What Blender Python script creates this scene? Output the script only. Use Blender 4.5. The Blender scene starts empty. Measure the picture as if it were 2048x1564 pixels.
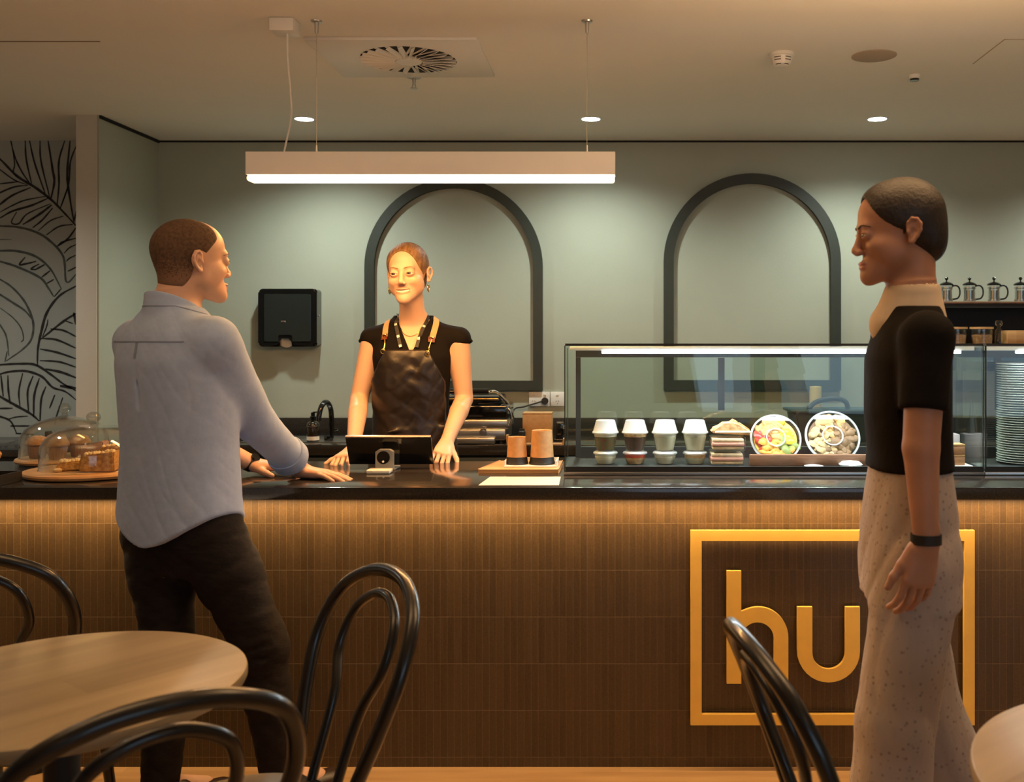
import bpy, bmesh, math, random
import numpy as np
from mathutils import Vector, Matrix
from mathutils.bvhtree import BVHTree
random.seed(4); PI=math.pi
S=bpy.context.scene
C=bpy.data.collections.new('cafe'); S.collection.children.link(C)
# ---------------------------------------------------------------- camera
PX,PY,F,EYE=1240.0,675.0,2000.0,1.4
cd=bpy.data.cameras.new('camera'); cam=bpy.data.objects.new('camera',cd); C.objects.link(cam)
cam.location=(0,0,EYE); cam.rotation_euler=(PI/2,0,0)
cd.sensor_width=36; cd.lens=36*F/2048; cd.clip_start=.05
cd.shift_x=-(PX-1024)/2048; cd.shift_y=(PY-782)/2048
cd.dof.use_dof=True; cd.dof.focus_distance=3.75; cd.dof.aperture_fstop=4.5
S.camera=cam
S.view_settings.view_transform='Standard'; S.view_settings.look='None'
S.view_settings.gamma=1; S.view_settings.exposure=0.0
S.view_settings.use_curve_mapping=False
W_=bpy.data.worlds.new('world'); S.world=W_; W_.use_nodes=True
W_.node_tree.nodes['Background'].inputs[0].default_value=(.55,.62,.7,1)
W_.node_tree.nodes['Background'].inputs[1].default_value=0.05
def P(px,py,d): return Vector(((px-PX)/F*d, d, EYE+(PY-py)/F*d))
CEIL=2.522
WARM=(1,.50,.17); COOL=(.93,1,.88)
def area(name,loc,size,power,color,rot=(0,0,0),sy=None,spread=PI):
    l=bpy.data.lights.new(name,'AREA'); l.energy=power; l.color=color; l.size=size
    if sy: l.shape='RECTANGLE'; l.size_y=sy
    l.spread=spread
    o=bpy.data.objects.new(name,l); C.objects.link(o); o.location=loc; o.rotation_euler=rot; return o
# daylight from the glazed shopfront behind the camera, on the right
area('window_light',(2.2,-4.2,1.5),5.0,38,(.58,.79,1.0),(math.radians(88),0,math.radians(12)),1.9)
# unseen point lights added behind the camera for warmth from the seating side
for lx,ly,pw in ((1.4,0.0,2.2),(-1.0,-1.2,1.6)):
    l=bpy.data.lights.new('seating_fill_light','POINT'); l.energy=pw; l.color=(1,.62,.32); l.shadow_soft_size=.15
    o=bpy.data.objects.new('seating_fill_light',l); C.objects.link(o); o.location=(lx,ly,2.05)
# unseen upward panels added to brighten the near ceiling, no pendant hangs here
for ux,uy,pw in ((1.0,2.4,37),(-1.4,1.8,21)): area('ceiling_fill_light',(ux,uy,2.12),1.3,pw,(1,.60,.30),(PI,0,0),.5)
# unseen spot added at far left to lighten the mural
l=bpy.data.lights.new('mural_fill_light','SPOT'); l.energy=75; l.color=(.98,1,.90); l.spot_size=math.radians(150); l.spot_blend=.9; l.shadow_soft_size=.05
o=bpy.data.objects.new('mural_fill_light',l); C.objects.link(o); o.location=(-3.5,4.2,CEIL-.02)
# linear pendant above the counter
area('pendant_light',(-.665,3.54,1.925),1.27,27,(1,.46,.13),(0,0,0),.06)
# cool downlights washing the rear wall
DOWN=[-1.62,-.15,1.32]
for dx in DOWN+[2.79]:
    l=bpy.data.lights.new('downlight_beam','SPOT'); l.energy=62; l.color=COOL; l.spot_size=math.radians(146); l.spot_blend=.85; l.shadow_soft_size=.035
    o=bpy.data.objects.new('downlight_beam',l); C.objects.link(o); o.location=(dx,5.13,CEIL-.02)
# warm strip under the counter nosing
area('counter_strip_light',(-.35,3.214,.874),4.2,20,(1,.61,.26),(math.radians(-4),0,0),.022)

# ---------------------------------------------------------------- helpers
def tag(o,label=None,cat=None,group=None,kind=None):
    if label: o['label']=label
    if cat: o['category']=cat
    if group: o['group']=group
    if kind: o['kind']=kind
    return o
def link(o,parent=None):
    C.objects.link(o)
    if parent: o.parent=parent
    return o
def obj(name,bm,mat,parent=None,loc=None,smooth=True,rot=None):
    me=bpy.data.meshes.new(name); bmesh.ops.recalc_face_normals(bm,faces=bm.faces[:]); bm.to_mesh(me); bm.free()
    for m in (mat if isinstance(mat,(list,tuple)) else [mat]): me.materials.append(m)
    o=bpy.data.objects.new(name,me); link(o,parent)
    if loc is not None: o.location=loc
    if rot is not None: o.rotation_euler=rot
    if smooth:
        me.polygons.foreach_set('use_smooth',[True]*len(me.polygons))
        try: me.set_sharp_from_angle(angle=math.radians(38))
        except Exception: pass
    return o
def thing(name,label,cat,loc=(0,0,0),rz=0,group=None):
    o=bpy.data.objects.new(name,None); o.empty_display_size=.05; link(o); o.location=loc; o.rotation_euler=(0,0,rz)
    return tag(o,label,cat,group)
def struct(name,bm,mat,smooth=False):
    o=obj(name,bm,mat,smooth=smooth); o['kind']='structure'; return o
def dup(o,loc,rz=None,label=None):
    def cp(a,par):
        c=a.copy(); C.objects.link(c)
        if par: c.parent=par
        for ch in a.children: cp(ch,c)
        return c
    c=cp(o,None); c.location=loc
    if rz is not None: c.rotation_euler=(0,0,rz)
    if label: c['label']=label
    return c
def B(): return bmesh.new()
def box(bm,lo,hi,bev=0,seg=2,m=None,mi=0):
    v=[bm.verts.new((x,y,z)) for x in (lo[0],hi[0]) for y in (lo[1],hi[1]) for z in (lo[2],hi[2])]
    fs=[bm.faces.new([v[i] for i in q]) for q in ((0,1,3,2),(4,6,7,5),(0,4,5,1),(2,3,7,6),(0,2,6,4),(1,5,7,3))]
    for f in fs: f.material_index=mi
    if m is not None: bmesh.ops.transform(bm,matrix=m,verts=v)
    if bev:
        es=list({e for f in fs for e in f.edges})
        bmesh.ops.bevel(bm,geom=es,offset=bev,segments=seg,affect='EDGES',profile=.5)
    return bm
def cbox(bm,c,s,**k): return box(bm,[c[i]-s[i]/2 for i in range(3)],[c[i]+s[i]/2 for i in range(3)],**k)
def lathe(bm,prof,n=40,c=(0,0,0),m=None,mi=0):
    rings=[]; vs=[]
    for r,z in prof:
        if r<1e-6: ring=[bm.verts.new((c[0],c[1],c[2]+z))]
        else: ring=[bm.verts.new((c[0]+r*math.cos(2*PI*i/n),c[1]+r*math.sin(2*PI*i/n),c[2]+z)) for i in range(n)]
        rings.append(ring); vs+=ring
    for a,b in zip(rings,rings[1:]):
        for i in range(n):
            j=(i+1)%n
            if len(a)==1 and len(b)==1: continue
            if len(a)==1: f=bm.faces.new((a[0],b[j],b[i]))
            elif len(b)==1: f=bm.faces.new((a[i],a[j],b[0]))
            else: f=bm.faces.new((a[i],a[j],b[j],b[i]))
            f.material_index=mi
    if m is not None: bmesh.ops.transform(bm,matrix=m,verts=vs)
    return bm
def cyl(bm,c,r,z0,z1,n=32,r2=None,**k):
    r2=r if r2 is None else r2
    return lathe(bm,[(0,z0),(r,z0),(r2,z1),(0,z1)],n,(c[0],c[1],0),**k)
def smoothpath(pts,n=8):
    p=[Vector(q) for q in pts]; q=[p[0]*2-p[1]]+p+[p[-1]*2-p[-2]]; out=[]
    for i in range(1,len(q)-2):
        a,b,c,d=q[i-1:i+3]
        for k in range(n):
            t=k/n; out.append(.5*((2*b)+(c-a)*t+(2*a-5*b+4*c-d)*t*t+(-a+3*b-3*c+d)*t**3))
    out.append(p[-1]); return out
def tube(bm,pts,r,n=12,closed=False,mi=0):
    p=[Vector(q) for q in pts]; N=len(p); rr=r if isinstance(r,(list,tuple)) else [r]*N
    rings=[]; up=None
    for i in range(N):
        t=(p[(i+1)%N]-p[i-1]) if closed else (p[min(i+1,N-1)]-p[max(i-1,0)])
        t.normalize()
        if up is None: up=t.orthogonal().normalized()
        else: up=(up-t*up.dot(t)).normalized()
        s=t.cross(up)
        rings.append([bm.verts.new(p[i]+(up*math.cos(2*PI*k/n)+s*math.sin(2*PI*k/n))*rr[i]) for k in range(n)])
    for i in range(N if closed else N-1):
        a,b=rings[i],rings[(i+1)%N]
        for k in range(n):
            f=bm.faces.new((a[k],a[(k+1)%n],b[(k+1)%n],b[k])); f.material_index=mi
    if not closed:
        bm.faces.new(rings[0][::-1]); bm.faces.new(rings[-1])
    return bm
def ribbon(bm,pts,nrm,w,t,mi=0):
    p=[Vector(q) for q in pts]; N=len(p); ww=w if isinstance(w,(list,tuple)) else [w]*N; rings=[]
    for i in range(N):
        d=(p[min(i+1,N-1)]-p[max(i-1,0)]).normalized(); n=Vector(nrm[i] if isinstance(nrm,list) else nrm).normalized()
        s=d.cross(n).normalized(); h=ww[i]/2
        rings.append([bm.verts.new(p[i]+s*a*h+n*b*t) for a,b in ((-1,0),(1,0),(1,1),(-1,1))])
    for a,b in zip(rings,rings[1:]):
        for k in range(4):
            f=bm.faces.new((a[k],a[(k+1)%4],b[(k+1)%4],b[k])); f.material_index=mi
    bm.faces.new(rings[0][::-1]); bm.faces.new(rings[-1]); return bm
def prism(bm,poly,y0,y1,mi=0,m=None):
    """polygon of (x,z) extruded in y"""
    a=[bm.verts.new((x,y0,z)) for x,z in poly]; b=[bm.verts.new((x,y1,z)) for x,z in poly]; n=len(poly)
    fs=[bm.faces.new(a),bm.faces.new(b[::-1])]+[bm.faces.new((a[i],b[i],b[(i+1)%n],a[(i+1)%n])) for i in range(n)]
    for f in fs: f.material_index=mi
    if m is not None: bmesh.ops.transform(bm,matrix=m,verts=a+b)
    return bm
def rrect(x0,z0,x1,z1,r,n=5):
    o=[]
    for cx,cz,a in ((x1-r,z1-r,0),(x0+r,z1-r,90),(x0+r,z0+r,180),(x1-r,z0+r,270)):
        for k in range(n+1):
            t=math.radians(a+90*k/n); o.append((cx+r*math.cos(t),cz+r*math.sin(t)))
    return o
# ---------------------------------------------------------------- materials
def lin(c):
    if max(c)>1: c=[(v/255)/12.92 if v/255<=.04045 else ((v/255+.055)/1.055)**2.4 for v in c]
    return (*c[:3],1)
MT={}
def mat(name,col,rough=.5,metal=0,noise=0,nscale=20,bump=0,bscale=60,stretch=None,coat=0,spec=None,sss=0,emit=None,es=0,trans=0,ior=None,col2=None,sheen=0,aniso=None):
    m=bpy.data.materials.new(name); m.use_nodes=True; nt=m.node_tree; b=nt.nodes['Principled BSDF']
    c=lin(col); b.inputs['Base Color'].default_value=c; b.inputs['Roughness'].default_value=rough; b.inputs['Metallic'].default_value=metal
    if coat: b.inputs['Coat Weight'].default_value=coat; b.inputs['Coat Roughness'].default_value=.08
    if spec is not None: b.inputs['Specular IOR Level'].default_value=spec
    if sss: b.inputs['Subsurface Weight'].default_value=sss; b.inputs['Subsurface Radius'].default_value=(.012,.005,.003)
    if emit: b.inputs['Emission Color'].default_value=(*emit,1); b.inputs['Emission Strength'].default_value=es
    if trans: b.inputs['Transmission Weight'].default_value=trans
    if ior: b.inputs['IOR'].default_value=ior
    if sheen: b.inputs['Sheen Weight'].default_value=sheen
    tc=nt.nodes.new('ShaderNodeTexCoord'); mp=nt.nodes.new('ShaderNodeMapping'); nt.links.new(tc.outputs['Object'],mp.inputs[0])
    if stretch: mp.inputs['Scale'].default_value=stretch
    if noise or col2:
        n=nt.nodes.new('ShaderNodeTexNoise'); n.inputs['Scale'].default_value=nscale; n.inputs['Detail'].default_value=4
        nt.links.new(mp.outputs[0],n.inputs['Vector'])
        r=nt.nodes.new('ShaderNodeValToRGB'); r.color_ramp.elements[0].position=.35; r.color_ramp.elements[1].position=.65
        c2=lin(col2) if col2 else tuple(min(1,v*(1+noise)) for v in c[:3])+(1,)
        c1=c if col2 else tuple(v*(1-noise) for v in c[:3])+(1,)
        r.color_ramp.elements[0].color=c1; r.color_ramp.elements[1].color=c2
        nt.links.new(n.outputs['Fac'],r.inputs[0]); nt.links.new(r.outputs[0],b.inputs['Base Color'])
    if bump:
        n=nt.nodes.new('ShaderNodeTexNoise'); n.inputs['Scale'].default_value=bscale; n.inputs['Detail'].default_value=5
        nt.links.new(mp.outputs[0],n.inputs['Vector'])
        bp=nt.nodes.new('ShaderNodeBump'); bp.inputs['Strength'].default_value=1; bp.inputs['Distance'].default_value=bump
        nt.links.new(n.outputs['Fac'],bp.inputs['Height']); nt.links.new(bp.outputs[0],b.inputs['Normal'])
    return m
def wood(name,c1,c2,ang=0,plank=.09,rough=.45,scale=1.0,gap=.0):
    m=bpy.data.materials.new(name); m.use_nodes=True; nt=m.node_tree; b=nt.nodes['Principled BSDF']; L=nt.links.new; N=nt.nodes.new
    tc=N('ShaderNodeTexCoord'); mp=N('ShaderNodeMapping'); mp.inputs['Rotation'].default_value=(0,0,ang); L(tc.outputs['Object'],mp.inputs[0])
    br=N('ShaderNodeTexBrick'); br.offset=.5; br.inputs['Scale'].default_value=1; br.inputs['Brick Width'].default_value=1.6; br.inputs['Row Height'].default_value=plank
    br.inputs['Mortar Size'].default_value=gap; br.inputs['Color1'].default_value=(0,0,0,1); br.inputs['Color2'].default_value=(1,1,1,1); br.inputs['Mortar'].default_value=(0,0,0,1)
    L(mp.outputs[0],br.inputs['Vector'])
    m2=N('ShaderNodeMapping'); m2.inputs['Scale'].default_value=(2.2*scale,26*scale,26*scale); L(mp.outputs[0],m2.inputs[0])
    ns=N('ShaderNodeTexNoise'); ns.inputs['Scale'].default_value=1; ns.inputs['Detail'].default_value=6; L(m2.outputs[0],ns.inputs['Vector'])
    ad=N('ShaderNodeMath'); ad.operation='MULTIPLY_ADD'; L(br.outputs['Color'],ad.inputs[0]); ad.inputs[1].default_value=.28; L(ns.outputs['Fac'],ad.inputs[2])
    r=N('ShaderNodeValToRGB'); r.color_ramp.elements[0].position=.35; r.color_ramp.elements[1].position=.9
    r.color_ramp.elements[0].color=lin(c1); r.color_ramp.elements[1].color=lin(c2); L(ad.outputs[0],r.inputs[0]); L(r.outputs[0],b.inputs['Base Color'])
    b.inputs['Roughness'].default_value=rough
    bp=N('ShaderNodeBump'); bp.inputs['Distance'].default_value=.0004; L(ns.outputs['Fac'],bp.inputs['Height']); L(bp.outputs[0],b.inputs['Normal'])
    return m
def glassmat(name,tint=(.93,.98,.96),ior=1.45,rough=0.0,gl=1.0,pw_=4.5):
    m=bpy.data.materials.new(name); m.use_nodes=True; nt=m.node_tree; nt.nodes.clear(); N=nt.nodes.new; L=nt.links.new
    o=N('ShaderNodeOutputMaterial'); mx=N('ShaderNodeMixShader'); t=N('ShaderNodeBsdfTransparent'); t.inputs[0].default_value=(*tint,1)
    g=N('ShaderNodeBsdfGlossy'); g.inputs['Roughness'].default_value=rough; g.inputs[0].default_value=(gl,gl,gl,1)
    lw=N('ShaderNodeLayerWeight'); lw.inputs['Blend'].default_value=.5; pw=N('ShaderNodeMath'); pw.operation='POWER'; L(lw.outputs['Facing'],pw.inputs[0]); pw.inputs[1].default_value=pw_
    f=N('ShaderNodeMath'); f.operation='MULTIPLY_ADD'; L(pw.outputs[0],f.inputs[0]); f.inputs[1].default_value=.8; f.inputs[2].default_value=((ior-1)/(ior+1))**2
    L(f.outputs[0],mx.inputs[0]); L(t.outputs[0],mx.inputs[1]); L(g.outputs[0],mx.inputs[2]); L(mx.outputs[0],o.inputs[0]); return m
def emat(name,col,s):
    m=bpy.data.materials.new(name); m.use_nodes=True; nt=m.node_tree; nt.nodes.clear()
    o=nt.nodes.new('ShaderNodeOutputMaterial'); e=nt.nodes.new('ShaderNodeEmission'); e.inputs[0].default_value=(*col,1); e.inputs[1].default_value=s
    nt.links.new(e.outputs[0],o.inputs[0]); return m
M=dict(
 wall=mat('sage_wall_paint',(.37,.395,.325),.62,bump=.0006,bscale=220,noise=.02,nscale=3),
 ceil=mat('ceiling_paint',(.78,.77,.72),.8,bump=.0002,bscale=200),
 pillar=mat('pillar_paint',(.56,.54,.48),.6,bump=.0003,bscale=200),
 mural=mat('mural_paper',(.44,.46,.42),.7,bump=.0002,bscale=200),
 ink=mat('mural_ink',(.022,.018,.018),.7,noise=.3,nscale=40), inkg=mat('mural_grey_ink',(.085,.095,.085),.7,noise=.25,nscale=30),
 darkgreen=mat('dark_green_paint',(.022,.028,.021),.5,noise=.05),
 stone=mat('dark_stone',(.030,.026,.022),.13,noise=.25,nscale=160,spec=.6),
 blackmatt=mat('black_matt',(.012,.012,.011),.55,bump=.0002,bscale=200), blackgloss=mat('black_gloss',(.006,.006,.006),.09,coat=.6),
 blackwood=mat('black_lacquered_wood',(.006,.006,.006),.30,coat=.3,noise=.1), gap=mat('shadow_gap',(.01,.01,.01),.9),
 steel=mat('brushed_steel',(.55,.54,.52),.28,1,bump=.0001,bscale=200,stretch=(1,1,20)), chrome=mat('chrome',(.8,.8,.8),.08,1),
 brass=mat('brass',(.75,.48,.16),.25,1), gold=mat('gold_sign',(.95,.62,.13),.42,noise=.03),
 white=mat('white_plastic',(.72,.71,.68),.4), whitem=mat('white_metal',(.90,.88,.85),.45), cer=mat('white_china',(.70,.72,.66),.2,coat=.3),
 kraft=mat('kraft_card',(.48,.27,.11),.75,noise=.08,nscale=60,bump=.0002,bscale=120), paper=mat('cream_paper',(.78,.72,.62),.7,noise=.02),
 board=wood('board_wood',(.42,.20,.07),(.66,.37,.15),0,.05), deck=wood('floor_wood',(.34,.20,.09),(.52,.34,.17),0,.14,.35,gap=.002),
 table=wood('table_laminate',(.18,.135,.072),(.32,.25,.148),math.radians(-52),.11,.42,.6),
 table2=wood('table_laminate_right',(.33,.25,.15),(.52,.42,.28),math.radians(-40),.13,.42,.6),
 glass=glassmat('case_glass',(.93,.98,.965)), gglass=glassmat('dome_glass',(.93,.95,.94),1.55,pw_=2.6), clear=glassmat('clear_plastic',(.93,.95,.96),1.55,.12),
 lidp=mat('frosted_lid',(.85,.88,.88),.25,trans=.6,ior=1.3), 
 crumb=mat('cake_crumb',(.50,.24,.05),.8,col2=(.80,.45,.12),nscale=90,bump=.004,bscale=90), ice=mat('cake_icing',(.85,.62,.30),.5,bump=.002,bscale=50),
 muff=mat('muffin',(.42,.20,.08),.75,col2=(.66,.38,.18),nscale=60,bump=.003,bscale=70), pinkc=mat('pink_cake',(.52,.30,.22),.7,noise=.15,bump=.002,bscale=80),
 choc=mat('chocolate',(.10,.045,.022),.5,noise=.2,nscale=50,bump=.002,bscale=70),
 darkw=mat('walnut',(.20,.09,.045),.45,noise=.2,nscale=20,stretch=(1,12,12)),
 navy=mat('teal_bin',(.03,.06,.065),.4), leather=mat('black_leather',(.014,.010,.008),.36,bump=.003,bscale=14,noise=.2,nscale=8),
 skin=mat('skin',(.60,.36,.25),.48,sss=.12,noise=.04,nscale=14,bump=.0003,bscale=120), skin2=mat('skin_fair',(.68,.44,.31),.45,sss=.12,noise=.03,nscale=14,bump=.0002,bscale=120),
 skin3=mat('skin_tan',(.42,.21,.13),.5,sss=.1,noise=.05,nscale=14), lips=mat('lips',(.50,.20,.15),.4), lips2=mat('lips_pink',(.60,.30,.22),.4),
 hairb=mat('cropped_brown_hair',(.060,.032,.018),.85,col2=(.11,.060,.032),nscale=120,bump=.002,bscale=400), hairbl=mat('dark_blond_hair',(.13,.068,.028),.5,col2=(.27,.155,.07),nscale=14,stretch=(9,1.2,3),bump=.003,bscale=30),
 hairk=mat('black_hair',(.016,.010,.008),.5,noise=.3,nscale=60,bump=.002,bscale=120), brow=mat('brow',(.16,.08,.035),.8),
 shirt=mat('pale_blue_shirt',(.33,.43,.66),.85,noise=.03,nscale=40,bump=.003,bscale=16,sheen=.1,spec=.2), shirtd=mat('shirt_seam',(.20,.25,.38),.85),
 jeans=mat('dark_jeans',(.010,.0075,.0075),.85,noise=.25,nscale=30,bump=.006,bscale=12,stretch=(1,1,2.2),spec=.2), blacktop=mat('black_top',(.008,.0065,.006),.9,bump=.004,bscale=12,spec=.15),
 shoe=mat('dark_leather_shoe',(.03,.016,.010),.35), teeth=mat('teeth',(.86,.80,.70),.25), eyew=mat('eye_white',(.75,.72,.68),.2), iris=mat('iris',(.07,.06,.05),.15),
 cream=mat('cream_cloth',(.62,.50,.36),.85,noise=.05), tan=mat('tan_webbing',(.50,.34,.17),.8,bump=.001,bscale=200), redl=mat('oxblood',(.16,.02,.012),.4),
 led=emat('led_cool',(.80,.88,1.0),9), strip=emat('led_warm',(1,.52,.20),16), dl=emat('downlight_lens',(.85,1,.93),40), amber=emat('led_amber',(1,.55,.22),8),
)
def pattern_mat():
    m=mat('printed_cotton',(.55,.48,.42),.9,bump=.014,bscale=7,stretch=(1.5,1.5,.6)); nt=m.node_tree; b=nt.nodes['Principled BSDF']; N=nt.nodes.new; L=nt.links.new
    tc=N('ShaderNodeTexCoord'); v=N('ShaderNodeTexVoronoi'); v.inputs['Scale'].default_value=62; L(tc.outputs['Object'],v.inputs['Vector'])
    r=N('ShaderNodeValToRGB'); r.color_ramp.elements[0].position=.10; r.color_ramp.elements[1].position=.30
    r.color_ramp.elements[0].color=(.27,.22,.19,1); r.color_ramp.elements[1].color=(.44,.37,.32,1)
    L(v.outputs['Distance'],r.inputs[0]); L(r.outputs[0],b.inputs['Base Color']); return m
M['print']=pattern_mat()
def tile_mat():
    m=mat('finger_tile',(.1,.06,.03),.42); nt=m.node_tree; b=nt.nodes['Principled BSDF']; N=nt.nodes.new; L=nt.links.new
    tc=N('ShaderNodeTexCoord'); sp=N('ShaderNodeSeparateXYZ'); cb=N('ShaderNodeCombineXYZ'); L(tc.outputs['Object'],sp.inputs[0]); L(sp.outputs[0],cb.inputs[0]); L(sp.outputs[2],cb.inputs[1])
    mp=N('ShaderNodeMapping'); mp.inputs['Location'].default_value=(0,-.032,0); L(cb.outputs[0],mp.inputs[0])
    br=N('ShaderNodeTexBrick'); br.offset=0; br.inputs['Scale'].default_value=1; br.inputs['Brick Width'].default_value=.0228; br.inputs['Row Height'].default_value=.1525
    br.inputs['Mortar Size'].default_value=.0011; br.inputs['Mortar Smooth'].default_value=.3; br.inputs['Bias'].default_value=0
    br.inputs['Color1'].default_value=(.062,.039,.018,1); br.inputs['Color2'].default_value=(.084,.053,.025,1); br.inputs['Mortar'].default_value=(.135,.090,.046,1)
    L(mp.outputs[0],br.inputs['Vector'])
    ns=N('ShaderNodeTexNoise'); ns.inputs['Scale'].default_value=260; L(tc.outputs['Object'],ns.inputs['Vector'])
    mr=N('ShaderNodeMapRange'); mr.inputs[3].default_value=.6; mr.inputs[4].default_value=1.4; L(ns.outputs['Fac'],mr.inputs[0])
    mx=N('ShaderNodeMix'); mx.data_type='RGBA'; mx.blend_type='MULTIPLY'; mx.inputs[0].default_value=1
    L(br.outputs['Color'],mx.inputs[6]); L(mr.outputs[0],mx.inputs[7]); L(mx.outputs[2],b.inputs['Base Color'])
    n2=N('ShaderNodeTexNoise'); n2.inputs['Scale'].default_value=1; m3=N('ShaderNodeMapping'); m3.inputs['Scale'].default_value=(44,7,1); L(cb.outputs[0],m3.inputs[0]); L(m3.outputs[0],n2.inputs['Vector'])
    a=N('ShaderNodeMath'); a.operation='MULTIPLY_ADD'; L(br.outputs['Fac'],a.inputs[0]); a.inputs[1].default_value=-.6; L(n2.outputs['Fac'],a.inputs[2])
    bp=N('ShaderNodeBump'); bp.inputs['Distance'].default_value=.0035; L(a.outputs[0],bp.inputs['Height']); L(bp.outputs[0],b.inputs['Normal'])
    return m
M['tile']=tile_mat()
# ---------------------------------------------------------------- the room
BW=5.70
b=B(); box(b,(-5.2,-4.5,-.05),(4.6,BW+.1,0)); struct('floor',b,M['deck'])
b=B(); box(b,(-5.2,-4.5,CEIL),(4.6,BW+.1,CEIL+.05)); struct('ceiling',b,M['ceil'])
b=B(); box(b,(-2.636,BW,0),(4.6,BW+.1,CEIL)); struct('wall_back',b,M['wall'])
b=B(); box(b,(-5.2,BW,0),(-2.74,BW+.1,CEIL)); struct('wall_mural',b,M['mural'])
b=B(); box(b,(-2.638,5.045,0),(-2.628,BW,CEIL)); struct('wall_left',b,M['wall'])
b=B(); box(b,(-2.742,5.04,0),(-2.638,BW,CEIL)); struct('wall_partition',b,M['pillar'])
b=B(); box(b,(-5.3,-4.5,0),(-5.2,BW,CEIL)); struct('wall_far_left',b,M['pillar'])
b=B(); box(b,(4.6,-4.5,0),(4.7,BW,CEIL)); struct('wall_right',b,M['pillar'])
b=B(); box(b,(-5.2,-4.6,0),(4.6,-4.5,CEIL)); struct('wall_front',b,M['pillar'])
b=B(); box(b,(-2.628,BW-.006,CEIL-.010),(4.6,BW-.0005,CEIL-.0005)); struct('gap_shade_1',b,M['gap'])  # black strip stands in for the shade in the ceiling gap
b=B(); box(b,(-2.6275,5.045,CEIL-.016),(-2.619,BW-.01,CEIL-.0005)); struct('gap_shade_2',b,M['gap'])  # gap shade continued as a black strip along the left wall
b=B(); box(b,(-5.2,3.785,CEIL-.0016),(-1.97,3.792,CEIL-.0002)); struct('trim_3',b,mat('seam',(.22,.18,.13),.9))
b=B(); box(b,(1.445,3.76,CEIL-.0014),(3.0,3.764,CEIL-.0002)); box(b,(1.445,3.76,CEIL-.0014),(1.449,4.1,CEIL-.0002)); struct('trim_4',b,mat('seam_pale',(.42,.33,.24),.9))
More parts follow.
